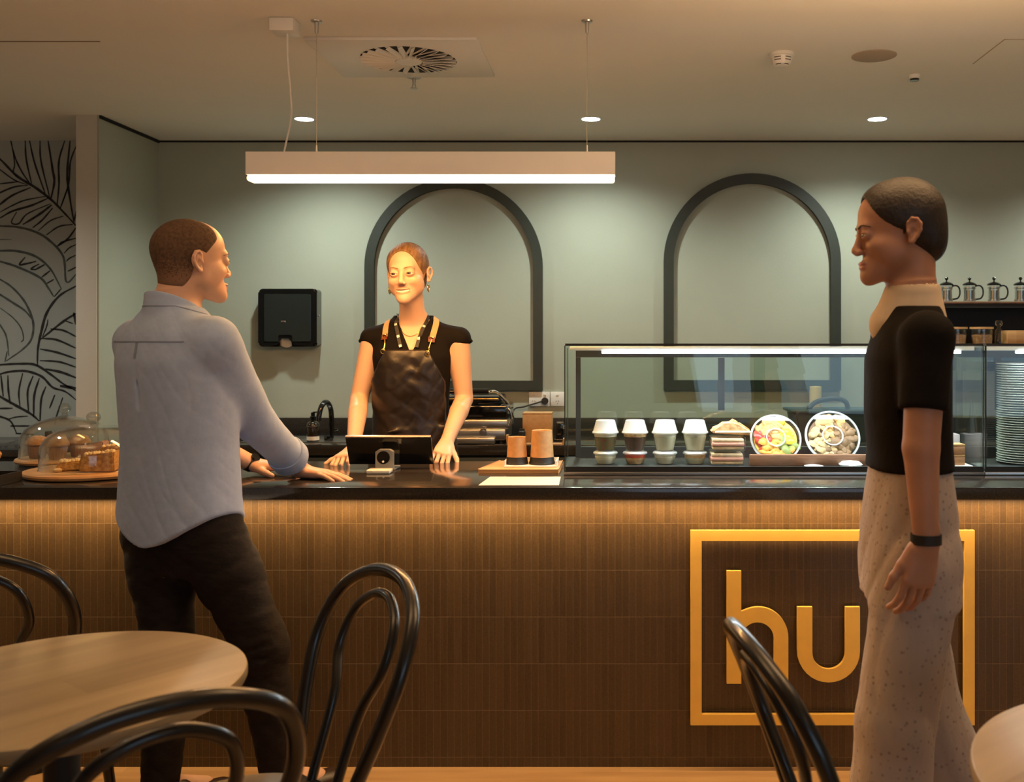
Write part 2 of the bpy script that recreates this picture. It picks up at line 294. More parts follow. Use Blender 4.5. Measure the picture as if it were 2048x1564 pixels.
# mural strokes (brush-drawn palm leaves on the wallpaper)
def ms(x,y): 
    px,py=x*.4219,200+y*.4219; return Vector(((px-PX)/F*BW,BW,EYE+(PY-py)/F*BW))
ST=[
(12,0,[(-60,240),(0,280),(80,360),(160,410),(240,470),(300,530),(362,597)]),(6,0,[(-40,300),(0,330),(70,380),(130,402)]),
(7,0,[(50,190),(75,280),(110,350),(145,398)]),(6,0,[(54,195),(70,300),(64,340),(90,372)]),(8,0,[(120,190),(125,280),(150,395)]),(8,0,[(140,190),(165,300),(215,445)]),
(8,0,[(190,190),(195,290),(235,457)]),(11,0,[(228,190),(250,330),(258,390),(240,475)]),(9,0,[(308,190),(280,290),(280,400),(272,495)]),(11,0,[(333,190),(320,330),(325,420),(350,575)]),
(7,0,[(370,200),(335,290),(325,400),(285,515)]),(6,0,[(320,420),(288,510)]),(7,0,[(364,520),(350,580)]),
(8,0,[(132,405),(70,412),(0,440),(-50,470)]),(10,0,[(146,415),(60,452),(0,495),(-40,520)]),(7,0,[(92,387),(40,393),(-20,400)]),(7,0,[(216,457),(120,475),(60,500),(0,532)]),(10,0,[(230,465),(150,500),(60,527),(0,560)]),
(7,0,[(80,530),(55,580),(90,586),(130,540),(240,492)]),(11,0,[(246,497),(190,540),(110,590)]),(8,0,[(250,512),(200,570),(155,606)]),(6,0,[(302,550),(240,572),(182,620)]),(7,0,[(345,590),(280,600),(220,640)]),
(9,0,[(365,600),(320,660),(270,695)]),(8,0,[(362,655),(300,672),(275,690)]),(6,0,[(362,685),(330,700),(305,726)]),(6,0,[(362,735),(330,750),(315,765)]),(6,0,[(362,792),(322,812)]),
(11,1,[(-60,590),(0,597),(80,602),(160,622),(230,662),(300,742),(315,862),(364,824)]),(11,1,[(-60,716),(0,715),(80,716),(170,742),(240,802),(292,897)]),(11,1,[(-50,750),(0,765),(80,790),(190,842),(230,892),(255,932)]),
(9,0,[(120,745),(93,780),(130,775),(172,765)]),(8,0,[(186,777),(148,800),(172,804)]),(8,0,[(212,780),(165,806)]),(8,0,[(237,810),(198,840)]),(6,0,[(256,850),(222,870)]),(5,0,[(290,895),(258,932)]),
(3,1,[(-30,661),(55,661)]),(10,1,[(-50,830),(0,850),(60,890),(120,960),(157,1050),(150,1130),(110,1180),(30,1237)]),(10,1,[(-50,895),(0,922),(60,960),(120,1000),(160,1050)]),
(6,1,[(0,985),(60,1030),(100,1080),(112,1130),(100,1147)]),(8,1,[(-30,1020),(0,1065),(30,1120),(43,1212)]),(6,1,[(35,1190),(24,1242)]),
(12,0,[(364,880),(280,930),(222,1010),(196,1100),(180,1180),(178,1262)]),(10,0,[(364,1010),(300,1050),(190,1137)]),(6,0,[(228,1040),(222,1072),(202,1122)]),(6,0,[(300,1043),(346,1060)]),
(9,0,[(240,1085),(300,1092),(362,1122)]),(10,0,[(200,1130),(270,1137),(362,1177)]),(10,0,[(190,1180),(270,1196),(362,1227)]),(9,0,[(190,1235),(280,1241),(362,1267)]),(12,0,[(215,1275),(290,1290),(362,1317)]),(14,0,[(285,1355),(362,1366)]),(12,0,[(350,1008),(362,1065)]),
(11,0,[(-60,1262),(0,1255),(100,1250),(170,1256),(240,1300),(300,1345),(362,1378)]),(11,0,[(-40,1325),(0,1300),(60,1286),(130,1286),(200,1312),(250,1362),(310,1382),(364,1424)]),
(9,0,[(5,1305),(16,1405)]),(9,0,[(38,1305),(40,1370),(49,1442)]),(8,0,[(108,1295),(90,1380),(95,1452)]),(9,0,[(157,1308),(132,1380),(136,1482)]),(10,0,[(187,1318),(163,1400),(160,1502)]),(9,0,[(218,1358),(196,1420),(190,1532)]),
(7,0,[(260,1398),(235,1462)]),(7,0,[(298,1410),(268,1500),(260,1540)]),(12,0,[(-60,1370),(0,1405),(80,1450),(150,1490),(197,1532)]),(8,0,[(-20,1462),(60,1461)]),(6,0,[(40,1512),(80,1502),(132,1498)]),(9,0,[(-40,1490),(0,1500),(50,1522),(80,1580)]),(7,0,[(50,1545),(150,1545)]),(8,0,[(75,1580),(160,1585)])]
mur=thing('leaf_mural','mural of dark palm and banana leaf outlines on the pale wall at left','mural',(ms(180,800).x,BW-.002,1.2))
for gi,nm in ((0,'black_brush_line'),(1,'grey_brush_line')):
    b=B()
    for w,g,pts in ST:
        if g!=gi: continue
        pp=smoothpath([ms(x,y) for x,y in pts],6); n=len(pp)
        ww=[max(.0015,w*.4219/F*BW*.85*(.45+.75*math.sin(PI*min(1,(i+1)/(n+1)))+.12*math.sin(i*1.7+w))) for i in range(n)]
        pp=[p-Vector((0,.0012,0))-mur.location for p in pp]
        ribbon(b,pp,Vector((0,-1,0)),ww,.0008)
    obj(nm,b,M['ink' if gi==0 else 'inkg'],mur,smooth=False)
# arches on the rear wall
def arch(px0,px1,top,bot,w,label):
    k=BW/F; x0,x1=(px0-PX)*k,(px1-PX)*k; zt,zb=EYE+(PY-top)*k,EYE+(PY-bot)*k; r=(x1-x0)/2; cx=(x0+x1)/2; t=w*k; zc=zt-r
    o=[];i_=[]
    for a in range(0,181,5):
        c,s=math.cos(math.radians(a)),math.sin(math.radians(a)); o.append((r*c,zc+r*s)); i_.append(((r-t)*c,zc+(r-t)*s))
    o=[(r,zb)]+o+[(-r,zb)]; i_=[(r-t,zb+t)]+i_+[(-r+t,zb+t)]
    b=B(); y0,y1=-.028,0
    n=len(o); V=[[b.verts.new((x,y,z)) for x,z in L] for L in (o,i_) for y in (y0,y1)]
    for j in range(n):
        q=(j+1)%n
        b.faces.new((V[0][j],V[0][q],V[2][q],V[2][j])); b.faces.new((V[1][j],V[3][j],V[3][q],V[1][q]))
        b.faces.new((V[0][j],V[1][j],V[1][q],V[0][q])); b.faces.new((V[2][j],V[2][q],V[3][q],V[3][j]))
    ob=obj('arch_frame',b,M['darkgreen'],loc=(cx,BW-.0005,0)); tag(ob,label,'wall moulding')
arch(731,1086,358,780,19,'dark green arched frame moulding on the sage wall behind the smiling woman')
arch(1327,1680,348,780,20,'dark green arched frame moulding on the sage wall above the glass food case')
# ---------------------------------------------------------------- counter
CT=.92
b=B(); box(b,(-3.4,3.26,0),(1.95,3.80,.88)); 
ct=thing('service_counter','long service counter faced in slim brown vertical tiles with a dark worktop','counter',(-.7,3.5,0))
for v in b.verts: v.co-=ct.location
obj('tiled_front',b,M['tile'],ct,smooth=False)
b=B(); box(b,(-3.42+.7,3.20-3.5,.88),(1.97+.7,3.88-3.5,CT),bev=.003); obj('worktop',b,M['stone'],ct)
b=B(); box(b,(-2.5+.7,3.222-3.5,.8782),(1.8+.7,3.232-3.5,.8798)); obj('light_strip',b,M['amber'],ct,smooth=False); ct.children[-1]['label']='warm glowing strip under the worktop edge'
# sign
k=3.235/F
def sx(p): return (p-PX)*k
def sz(p): return EYE+(PY-p)*k
sg=thing('logo_sign','gold square outline sign with the lowercase letters hu fixed to the tiled counter front','sign',(sx(1664),3.235,sz(1254)))
def sp(poly): return [(sx(x)-sg.location.x,sz(y)-sg.location.z) for x,y in poly]
b=B()
o=sp([(1381,1060),(1948,1060),(1948,1449),(1381,1449)]); i_=sp([(1403,1081),(1927,1081),(1927,1427),(1403,1427)])
V=[[b.verts.new((x,y,z)) for x,z in L] for L in (o,i_) for y in (-.007,.007)]
for j in range(4):
    q=(j+1)%4
    b.faces.new((V[0][j],V[0][q],V[2][q],V[2][j])); b.faces.new((V[1][j],V[3][j],V[3][q],V[1][q])); b.faces.new((V[0][j],V[1][j],V[1][q],V[0][q])); b.faces.new((V[2][j],V[2][q],V[3][q],V[3][j]))
obj('sign_frame',b,M['gold'],sg,smooth=False)
def arc(cx,cy,r,a0,a1,n=16): return [(cx+r*math.cos(math.radians(a0+(a1-a0)*i/n)),cy-r*math.sin(math.radians(a0+(a1-a0)*i/n))) for i in range(n+1)]
h=[(1453,1366),(1453,1141),(1482,1141),(1482,1222)]+arc(1516,1273,60,112,0)+[(1576,1366),(1547,1366)]+arc(1514.5,1276,32.5,0,180)+[(1482,1366)]
b=B(); prism(b,sp(h),-.007,.007); obj('letter_h',b,M['gold'],sg,smooth=False)
u=[(1594,1213),(1624,1213)]+arc(1657,1304,33,180,360)+[(1690,1213),(1719,1213)]+arc(1656.5,1301,62.5,360,180)
b=B(); prism(b,sp(u),-.007,.007); obj('letter_u',b,M['gold'],sg,smooth=False)
for x,y in ((1392,1070),(1937,1070),(1392,1438),(1937,1438),(1467,1160),(1467,1350),(1560,1350),(1608,1230),(1656,1350)):
    b=B(); q=sp([(x,y)])[0]; cyl(b,(0,0),.004,.007,.0245,10,m=Matrix.Translation((q[0],0,q[1]))@Matrix.Rotation(-PI/2,4,'X')); obj('standoff_pin',b,M['gold'],sg)
# ---------------------------------------------------------------- rear bench
BZ=.852
bn=thing('back_bench','dark preparation bench with black upstand running along the rear wall','bench',(0,5.4,0))
b=B(); box(b,(-2.62,5.14-5.4,.08),(4.5,.29,.80)); obj('cabinet',b,M['darkgreen'],bn,smooth=False)
b=B(); box(b,(-2.62,5.10-5.4,.80),(4.5,.295,BZ),bev=.002); obj('worktop',b,M['stone'],bn)
b=B(); box(b,(-2.62,.27,BZ),(4.5,.296,.944),bev=.001); obj('upstand',b,M['stone'],bn)
b=B()
for i in range(9): box(b,(-2.60+i*.78,5.122-5.4,.10),(-2.60+i*.78+.765,5.138-5.4,.785),bev=.002)
obj('door',b,M['darkgreen'],bn); bn.children[-1]['kind']='stuff'
b=B(); box(b,(-1.98,-.20,BZ-.001),(-1.40,.14,BZ+.004)); obj('sink_rim',b,M['steel'],bn,smooth=False)
sb=thing('side_cabinet','low black cabinet standing below the leaf mural','cabinet',(-3.6,5.3,0))
b=B(); box(b,(-1.2,-.24,0),(.84,.36,.80),bev=.003); obj('carcass',b,M['blackmatt'],sb)
b=B(); box(b,(-1.2,-.27,.80),(.84,.38,.835),bev=.003); obj('cabinet_top',b,M['stone'],sb)
wd=obj('door_wedge',prism(B(),[(0,0),(.05,0),(.012,.078),(0,.078)],-.02,.02),M['blackgloss'],loc=(P(94,843,5.2).x,5.2,.8355),smooth=False); wd.name='black_wedge'
tag(wd,'small black tapered wedge standing in front of the leaf mural behind the cake domes','stand')
# ---------------------------------------------------------------- ceiling items
lp=thing('linear_pendant','long white linear pendant lamp hanging over the counter','lamp',(-.665,3.54,1.96))
L=.648
b=B(); box(b,(-L,-.035,.012),(L,.035,.092),bev=.001); obj('housing',b,M['whitem'],lp)
b=B(); box(b,(-L+.002,-.033,-.010),(L-.002,.033,.0115),bev=.009,seg=4); obj('diffuser',b,M['strip'],lp)
for px in (633,1174):
    x=(px-PX)/F*3.54+.665
    b=B(); lathe(b,[(0,CEIL-1.96-.0005),(.02,CEIL-1.96-.0005),(.018,CEIL-1.96-.006),(.008,CEIL-1.96-.008),(.006,CEIL-1.96-.045),(0,CEIL-1.96-.046)],16,(x,0,0)); obj('ceiling_cap',b,M['steel'],lp)
    b=B(); tube(b,[(x,0,.09),(x,0,CEIL-1.96-.04)],.0012,6); lathe(b,[(0,.092),(.005,.092),(.004,.12),(0,.122)],10,(x,0,0)); obj('suspension_wire',b,M['steel'],lp)
x=(570-PX)/F*3.54+.665
b=B(); cbox(b,(x,0.0,CEIL-1.96-.024),(.085,.085,.046),bev=.003); obj('canopy_box',b,M['white'],lp)
b=B(); tube(b,smoothpath([(x+.008,0,CEIL-1.96-.046),(x+.010,0,.42),(x+.020,0,.30),(x+.022,0,.22),(x+.004,0,.13),(x-.004,0,.092)]),.0035,8); obj('power_cable',b,M['white'],lp)
dl0=None
for i,(dx,lb) in enumerate(zip(DOWN,('recessed ceiling downlight at left, nearest the hanging cable of the pendant','recessed ceiling downlight in the middle, near the right wire of the pendant','recessed ceiling downlight at right, above the walking person'))):
    if dl0 is None:
        dl0=thing('downlight',lb,'ceiling light',(dx,5.13,CEIL),0,'recessed downlights along the rear wall')
        b=B(); lathe(b,[(.047,-.0005),(.056,-.0005),(.056,-.004),(.047,-.003)],32); obj('trim_ring',b,M['white'],dl0)
        b=B(); lathe(b,[(0,-.0025),(.0465,-.0025),(.0465,-.0006),(0,-.0006)],32); obj('lens',b,M['dl'],dl0)
    else: dup(dl0,(dx,5.13,CEIL),label=lb)
# swirl diffuser
df=thing('ceiling_diffuser','square white swirl air diffuser set in the ceiling above the pendant','vent',(-.865,4.0,CEIL))
b=B(); box(b,(-.315,-.27,-.012),(.33,.27,-.0005),bev=.002); obj('plate',b,M['white'],df)
b=B()
for i in range(24):
    a=2*PI*i/24; r0,r1=.055,.19
    pts=[]
    for r,da in ((r0,.0),(r1,.34),(r1,.34+.155),(r0,.11)):
        pts.append((r*math.cos(a+da),r*math.sin(a+da)))
    v=[b.verts.new((x+.02,y,-.0128)) for x,y in pts]+[b.verts.new((x+.02,y,-.0122)) for x,y in pts]
    b.faces.new(v[:4]); b.faces.new(v[4:][::-1])
    for j in range(4): b.faces.new((v[j],v[(j+1)%4],v[4+(j+1)%4],v[4+j]))
obj('slot',b,M['gap'],df,smooth=False); df.children[-1]['kind']='stuff'
b=B()
for i in range(24):
    a=2*PI*i/24+.05; m=Matrix.Translation((.02,0,-.017))@Matrix.Rotation(a+.25,4,'Z')@Matrix.Translation((.122,0,0))@Matrix.Rotation(math.radians(35),4,'X')
    box(b,(-.066,-.010,-.0008),(.066,.010,.0008),m=m)
obj('vane',b,M['white'],df,smooth=False); df.children[-1]['kind']='stuff'
b=B(); lathe(b,[(0,-.024),(.05,-.022),(.056,-.0125)],32,(.02,0,0)); obj('hub',b,M['white'],df)
s=obj('sprinkler',lathe(lathe(B(),[(0,-.002),(.028,-.002),(.03,-.006),(.008,-.009),(.007,-.035),(0,-.036)],20),[(0,-.05),(.016,-.050),(.016,-.052),(0,-.053)],20),M['steel'],loc=(P(828,155,4.30).x,4.30,CEIL))
b=bmesh.new(); b.from_mesh(s.data); tube(b,[(-.006,0,-.034),(-.008,0,-.045),(0,0,-.051)],.0018,6); tube(b,[(.006,0,-.034),(.008,0,-.045),(0,0,-.051)],.0018,6); b.to_mesh(s.data); b.free()
tag(s,'small metal fire sprinkler head on the ceiling just behind the square diffuser','sprinkler')
sd=thing('smoke_detector','white round slotted smoke detector on the ceiling','smoke detector',(P(1563,107,3.95).x,3.95,CEIL))
b=B(); lathe(b,[(0,-.0005),(.05,-.0005),(.05,-.012),(.044,-.016),(.04,-.034),(.034,-.046),(.02,-.052),(0,-.053)],36); obj('body',b,M['white'],sd)
b=B()
for r,z,aa in ((.0425,-.022,.9),(.0405,-.032,.9),(.032,-.0475,.6)):
    for s_ in (-.55,.55): 
        pts=[(r*math.cos(-PI/2+s_+t*.34),r*math.sin(-PI/2+s_+t*.34),z) for t in (-1,-.5,0,.5,1)]; tube(b,pts,.0016,6)
obj('slot',b,M['blackmatt'],sd)
o=obj('ceiling_speaker',lathe(B(),[(0,-.006),(.078,-.006),(.088,-.003),(.088,-.0005),(0,-.0005)],40),mat('speaker_cloth',(.40,.33,.26),.9),loc=(P(1748,111,3.98).x,3.98,CEIL)); tag(o,'flush round speaker grille in the ceiling right of the smoke detector','speaker')
sn=thing('motion_sensor','tiny sensor puck on the ceiling below the round speaker grille','sensor',(P(1829,150,4.27).x,4.27,CEIL))
obj('body',lathe(B(),[(0,-.0005),(.024,-.0005),(.024,-.018),(0,-.018)],24),M['white'],sn)
obj('lens',lathe(B(),[(.019,-.0185),(.019,-.026),(.0,-.028)],24),M['blackgloss'],sn)
# ---------------------------------------------------------------- wall items
td=thing('paper_towel_dispenser','glossy black paper towel dispenser mounted on the sage wall between the man and the woman','dispenser',((585-PX)/F*BW,BW-.0005,EYE+(PY-636)/F*BW))
hw,hh=.165,.163
def cut(x0,z0,x1,z1,r,c=None):
    o=rrect(x0,z0,x1,z1,r)
    return o
# body with a notch at the bottom centre
def notch(hw,hh,r,nw,nh,nx=-.012):
    o=[]
    for cx,cz,a in ((hw-r,hh-r,0),(-hw+r,hh-r,90),(-hw+r,-hh+r,180)):
        for k in range(7):
            t=math.radians(a+15*k); o.append((cx+r*math.cos(t),cz+r*math.sin(t)))
    o+=[(nx-nw,-hh),(nx-nw,-hh+nh-.012),(nx-nw+.004,-hh+nh-.003),(nx-nw+.012,-hh+nh),(nx+nw-.012,-hh+nh),(nx+nw-.004,-hh+nh-.003),(nx+nw,-hh+nh-.012),(nx+nw,-hh)]
    for k in range(7):
        t=math.radians(270+15*k); o.append((hw-r+r*math.cos(t),-hh+r+r*math.sin(t)))
    return o
b=B(); prism(b,notch(hw,hh,.022,.034,.058),-.085,0); 
es=[e for e in b.edges if all(abs(v.co.y+.085)<1e-6 for v in e.verts)]
bmesh.ops.bevel(b,geom=es,offset=.012,segments=4,affect='EDGES'); obj('cover',b,M['blackgloss'],td)
b=B(); prism(b,notch(hw-.035,hh-.03,.01,.040,.036),-.089,-.0851); obj('front_window',b,mat('smoked_plastic',(.02,.024,.022),.06,coat=1),td)
b=B(); prism(b,[(-.046,-.160),(-.02,-.168),(.0,-.165),(.022,-.150),(.022,-.108),(-.046,-.108)],-.05,-.048); obj('paper_towel',b,M['paper'],td)
b=B(); cbox(b,(-.022,-.0895,-.022),(.026,.002,.010),bev=.0005); obj('badge',b,M['steel'],td)
b=B(); cyl(b,(0,0),.006,0,.004,16,m=Matrix.Translation((hw+.0005,-.05,.012))@Matrix.Rotation(PI/2,4,'Y')); obj('lock',b,M['steel'],td)
# sockets
k=BW/F
so=thing('power_socket','cream double wall socket plate with a black plug in its right outlet','socket',((1079-PX)*k,BW-.0005,EYE+(PY-798)*k))
b=B(); cbox(b,(0,-.006,0),(.118,.011,.082),bev=.002); obj('plate',b,M['white'],so)
for sx_ in (-.032,.032): obj('rocker_switch',cbox(B(),(sx_,-.0135,.024),(.014,.004,.010),bev=.0008),M['cer'],so)
b=B()
for sx_ in (-.032,):
    for dx_,dz,a in ((-.007,-.004,.5),(.007,-.004,-.5),(0,-.018,0)): cbox(b,(0,0,0),(.002,.001,.008),m=Matrix.Translation((sx_+dx_,-.0121,dz-.008))@Matrix.Rotation(a,4,'Y'))
obj('socket_slot',b,M['blackmatt'],so,smooth=False)
s2=thing('wall_socket','cream single wall socket plate beside the glass case, without a plug','socket',((1115-PX)*k,BW-.0005,EYE+(PY-798)*k))
b=B(); cbox(b,(0,-.006,0),(.078,.011,.082),bev=.002); obj('plate',b,M['white'],s2)
b=B(); cbox(b,(0,-.0125,.024),(.014,.004,.010),bev=.0008); obj('rocker_switch',b,M['cer'],s2)
b=B()
for dx_,dz,a in ((-.007,-.004,.5),(.007,-.004,-.5),(0,-.018,0)): cbox(b,(0,0,0),(.002,.001,.008),m=Matrix.Translation((dx_,-.0121,dz-.008))@Matrix.Rotation(a,4,'Y'))
obj('socket_slot',b,M['blackmatt'],s2,smooth=False)
# sandwich press
sp_=thing('sandwich_press','steel and black sandwich press with its lid down on the rear bench','appliance',(P(955,888,5.30).x,5.30,BZ))
b=B(); box(b,(-.19,-.15,.018),(.165,.16,.075),bev=.006); box(b,(-.20,-.14,.075),(.175,.16,.125),bev=.008); obj('base',b,M['steel'],sp_)
b=B(); box(b,(-.17,-.19,.004),(.115,-.12,.034),bev=.004); obj('drip_tray',b,M['steel'],sp_)
b=B(); box(b,(-.19,-.155,.128),(.175,.16,.20),bev=.012); box(b,(-.15,-.12,.2),(.14,.13,.245),bev=.015); obj('lid',b,M['blackgloss'],sp_)
b=B(); box(b,(-.185,-.158,.226),(.13,-.150,.236),bev=.002); obj('lid_reflection',b,M['brass'],sp_)  # brass bar imitates an orange reflection line on the lid
b=B(); tube(b,[(-.16,-.19,.270),(.085,-.19,.270)],.016,16); obj('handle',b,M['blackgloss'],sp_)
b=B(); tube(b,smoothpath([(.085,-.19,.270),(.115,-.185,.272),(.14,-.15,.25),(.165,-.05,.20),(.178,.04,.13)]),.008,10); tube(b,smoothpath([(.15,-.12,.19),(.185,-.12,.17),(.19,-.12,.12),(.178,-.12,.09)]),.006,10); obj('handle_arm',b,M['chrome'],sp_)
b=B(); cyl(b,(0,0),.019,0,.014,28,m=Matrix.Translation((.052,-.151,.062))@Matrix.Rotation(PI/2,4,'X')); cyl(b,(0,0),.010,.014,.026,28,m=Matrix.Translation((.052,-.151,.062))@Matrix.Rotation(PI/2,4,'X')); obj('dial',b,M['steel'],sp_)
for x,y in ((-.16,-.12),(.14,-.12),(-.16,.13),(.14,.13)): obj('foot',cyl(B(),(x,y),.012,0.0005,.018,12),M['blackmatt'],sp_)
x0,y0,z0=sp_.location
pl=so.location+Vector((.032,0,-.010))-sp_.location
b=B(); cyl(b,(0,0),.020,.0115,.034,24,m=Matrix.Translation(pl)@Matrix.Rotation(PI/2,4,'X')); obj('plug',b,M['blackmatt'],sp_)
b=B(); tube(b,smoothpath([pl+Vector((-.012,-.034,0)),pl+Vector((-.06,-.04,-.015)),pl+Vector((-.12,-.045,-.032)),pl+Vector((-.17,-.05,-.045)),Vector((.170,.10,.10))]),.0045,8); tube(b,smoothpath([(.13,.0,.24),(.165,.0,.19),(.19,.02,.12)]),.004,8); obj('power_cord',b,M['blackmatt'],sp_)
# kraft box, holder, small grinder
kb=thing('kraft_box','brown kraft card box standing on the rear bench under the sockets','box',(P(1076,880,5.25).x,5.25,BZ))
b=B(); box(b,(-.075,-.06,.0),(.075,.06,.150),bev=.0015); obj('box_body',b,M['kraft'],kb); 
b=B(); box(b,(-.0755,-.061,.1505),(.0755,.061,.156),bev=.001); obj('box_lid',b,M['kraft'],kb)
tr=thing('cardboard_carrier','shallow brown cardboard carrier on the rear bench in front of the kraft box','carrier',(P(1072,893,5.12+.04).x,5.14,BZ))
b=B(); prism(b,[(-.145,0),(.145,0),(.150,.030),(.142,.030),(.137,.004),(-.137,.004),(-.142,.048),(-.15,.048)],-.03,.035); obj('tray_body',b,M['kraft'],tr,smooth=False)
for dx_,hh_,mm,nm in ((-.07,.075,'blackmatt','short black jar standing in the cardboard carrier'),(.0,.0,None,None)):
    if mm:
        o=obj('condiment_jar',lathe(B(),[(0,0),(.018,0),(.018,hh_*.8),(.013,hh_*.86),(.013,hh_),(0,hh_)],20),M[mm],loc=(tr.location.x+dx_,5.14,BZ+.0045)); tag(o,nm,'jar')
gr=thing('small_machine','small black and chrome machine on the rear bench beside the glass case','machine',(P(1117,890,5.30).x+.006,5.30,BZ))
b=B(); cbox(b,(0,0,.055),(.042,.05,.09),bev=.006); cbox(b,(.0,0,.006),(.06,.07,.011),bev=.002); obj('body',b,M['blackgloss'],gr)
b=B(); lathe(b,[(0,-.012),(.010,-.008),(.012,0),(.010,.008),(0,.012)],16,(.026,-.02,.075)); obj('knob',b,M['chrome'],gr)
# soap bottle and tap
sbx=thing('soap_bottle','dark pump soap bottle with a cream label band beside the black tap','soap bottle',(P(626,880,5.24).x,5.24,BZ+.0055))
b=B(); lathe(b,[(0,0),(.030,0),(.032,.004),(.032,.088),(.026,.098),(.013,.104),(.013,.112),(0,.112)],28); obj('bottle',b,mat('brown_bottle',(.02,.012,.006),.15,coat=.4),sbx)
b=B(); lathe(b,[(.0324,.006),(.0326,.006),(.0326,.026),(.0324,.026)],28); obj('label_band',b,M['paper'],sbx)
b=B(); lathe(b,[(.0324,.078),(.0326,.078),(.0326,.081),(.0324,.081)],28); obj('label_line',b,M['steel'],sbx)
b=B(); lathe(b,[(0,.1125),(.016,.1125),(.016,.128),(.011,.132),(.011,.150),(0,.152)],20); tube(b,[(0,0,.150),(.03,-.005,.152),(.044,-.008,.148)],.004,8); obj('pump',b,M['blackgloss'],sbx)
tp=thing('tap','black gooseneck tap arching over the rear sink','tap',(P(655,880,5.28).x,5.30,BZ+.0045))
b=B(); cyl(b,(0,0),.024,0,.02,24); 
tube(b,smoothpath([(.014,0,.01),(.016,0,.10),(.016,-.02,.17),(.006,-.06,.205),(-.008,-.10,.185),(-.016,-.115,.14),(-.018,-.118,.11)]),.0135,16); obj('spout',b,M['blackgloss'],tp)
b=B(); tube(b,[(.02,0,.05),(.05,0,.058)],.006,10); obj('lever',b,M['blackgloss'],tp)
wl=thing('wall_dispenser','black curved dispenser on the left side wall, half hidden behind the man','dispenser',(-2.6275,5.30,P(0,797,5.3).z))
b=B(); prism(b,[(0,0),(0,.125),(.012,.125),(.040,.10),(.058,.06),(.062,.0)],-.05,.05); obj('body',b,M['blackgloss'],wl)
# shelf on the right
sh=thing('wall_shelf','black framed wall shelf unit with a wooden top at the far right','shelf',(1.715,5.5,0))
zt=P(0,606,5.4).z; zb=P(0,745,5.4).z
b=B()
box(b,(0,-.11,zb),(.022,.195,zt-.003)); box(b,(1.1,-.11,zb),(1.122,.195,zt-.003)); box(b,(.022,-.11,zt-.025),(1.1,-.09,zt-.003)); box(b,(.022,.17,zb),(1.1,.195,zt-.003)); obj('frame',b,M['blackmatt'],sh,smooth=False)
b=B(); box(b,(-.002,-.115,zt-.0028),(1.125,.197,zt+.008),bev=.001); obj('shelf_top',b,M['darkw'],sh)
zs=P(0,689,5.4).z
b=B(); box(b,(.022,-.11,zs-.022),(1.1,.17,zs),bev=.001); obj('lower_shelf',b,M['darkw'],sh)
def press(px,lab,first=None):
    x=P(px,0,5.42).x
    if first is not None: return dup(first,(x,5.42,zt+.0085),random.uniform(-.1,.1),lab)
    t=thing('french_press',lab,'coffee press',(x,5.42,zt+.0085),0,'small french presses on the wall shelf')
    b=B(); lathe(b,[(0,.0),(.030,0),(.031,.004),(.031,.085),(.029,.085),(.029,.006),(0,.006)],28); obj('glass_beaker',b,M['gglass'],t)
    b=B(); lathe(b,[(.0315,.004),(.033,.004),(.033,.012),(.0315,.012)],28); lathe(b,[(.0315,.07),(.033,.07),(.033,.078),(.0315,.078)],28)
    for a in range(4): cbox(b,(0,0,0),(.002,.006,.07),m=Matrix.Rotation(a*PI/2+.4,4,'Z')@Matrix.Translation((.0325,0,.042)))
    lathe(b,[(0,.008),(.024,.008),(.024,.06),(0,.06)],24); obj('metal_frame',b,M['steel'],t)
    b=B(); lathe(b,[(0,.087),(.036,.087),(.037,.093),(.028,.101),(.010,.106),(.004,.108),(.004,.116),(.008,.119),(.010,.126),(.007,.132),(0,.134)],28); obj('plunger_lid',b,M['blackgloss'],t)
    b=B(); tube(b,smoothpath([(.030,0,.084),(.055,0,.086),(.070,0,.070),(.072,0,.04),(.060,0,.018),(.034,0,.012)]),.0045,10); obj('handle',b,M['blackgloss'],t)
    return t
fp=press(1893,'small french press, leftmost on the wall shelf')
press(1939,'small french press, second from the left on the wall shelf',fp); press(1988,'small french press, third from the left on the wall shelf',fp); press(2041,'small french press cut by the right edge of the picture',fp)
def jar(px,lab,first=None):
    x=P(px,0,5.40).x
    if first is not None: return dup(first,(x,5.40,zs+.0005),0,lab)
    t=thing('storage_jar',lab,'jar',(x,5.40,zs+.0005),0,'wood lidded jars on the wall shelf')
    b=B(); lathe(b,[(0,0),(.055,0),(.058,.004),(.058,.082),(.055,.082),(.055,.005),(0,.005)],32); obj('jar_glass',b,M['gglass'],t)
    b=B(); lathe(b,[(0,.006),(.053,.006),(.053,.05),(.02,.058),(0,.054)],28); obj('contents',b,M['muff'],t)
    b=B(); lathe(b,[(0,.083),(.062,.083),(.062,.094),(0,.095)],32); obj('wooden_lid',b,M['board'],t)
    return t
j0=jar(1911,'glass jar with a flat wooden lid, left one on the lower shelf'); jar(1963,'glass jar with a flat wooden lid, right one on the lower shelf',j0)
o=obj('glass_stopper',lathe(B(),[(0,0),(.022,0),(.022,.07),(.012,.085),(.008,.095),(.016,.102),(.022,.115),(.016,.128),(0,.132)],24),M['gglass'],loc=(P(1998,0,5.36).x,5.36,zs+.0005)); tag(o,'clear glass bottle with a round stopper on the lower shelf right of the jars','bottle')
o=obj('wooden_box',box(B(),(-.05,-.04,0),(.09,.05,.075),bev=.003),M['board'],loc=(P(2030,0,5.36).x,5.38,zs+.0005)); tag(o,'orange-brown wooden box at the right end of the lower shelf','box')

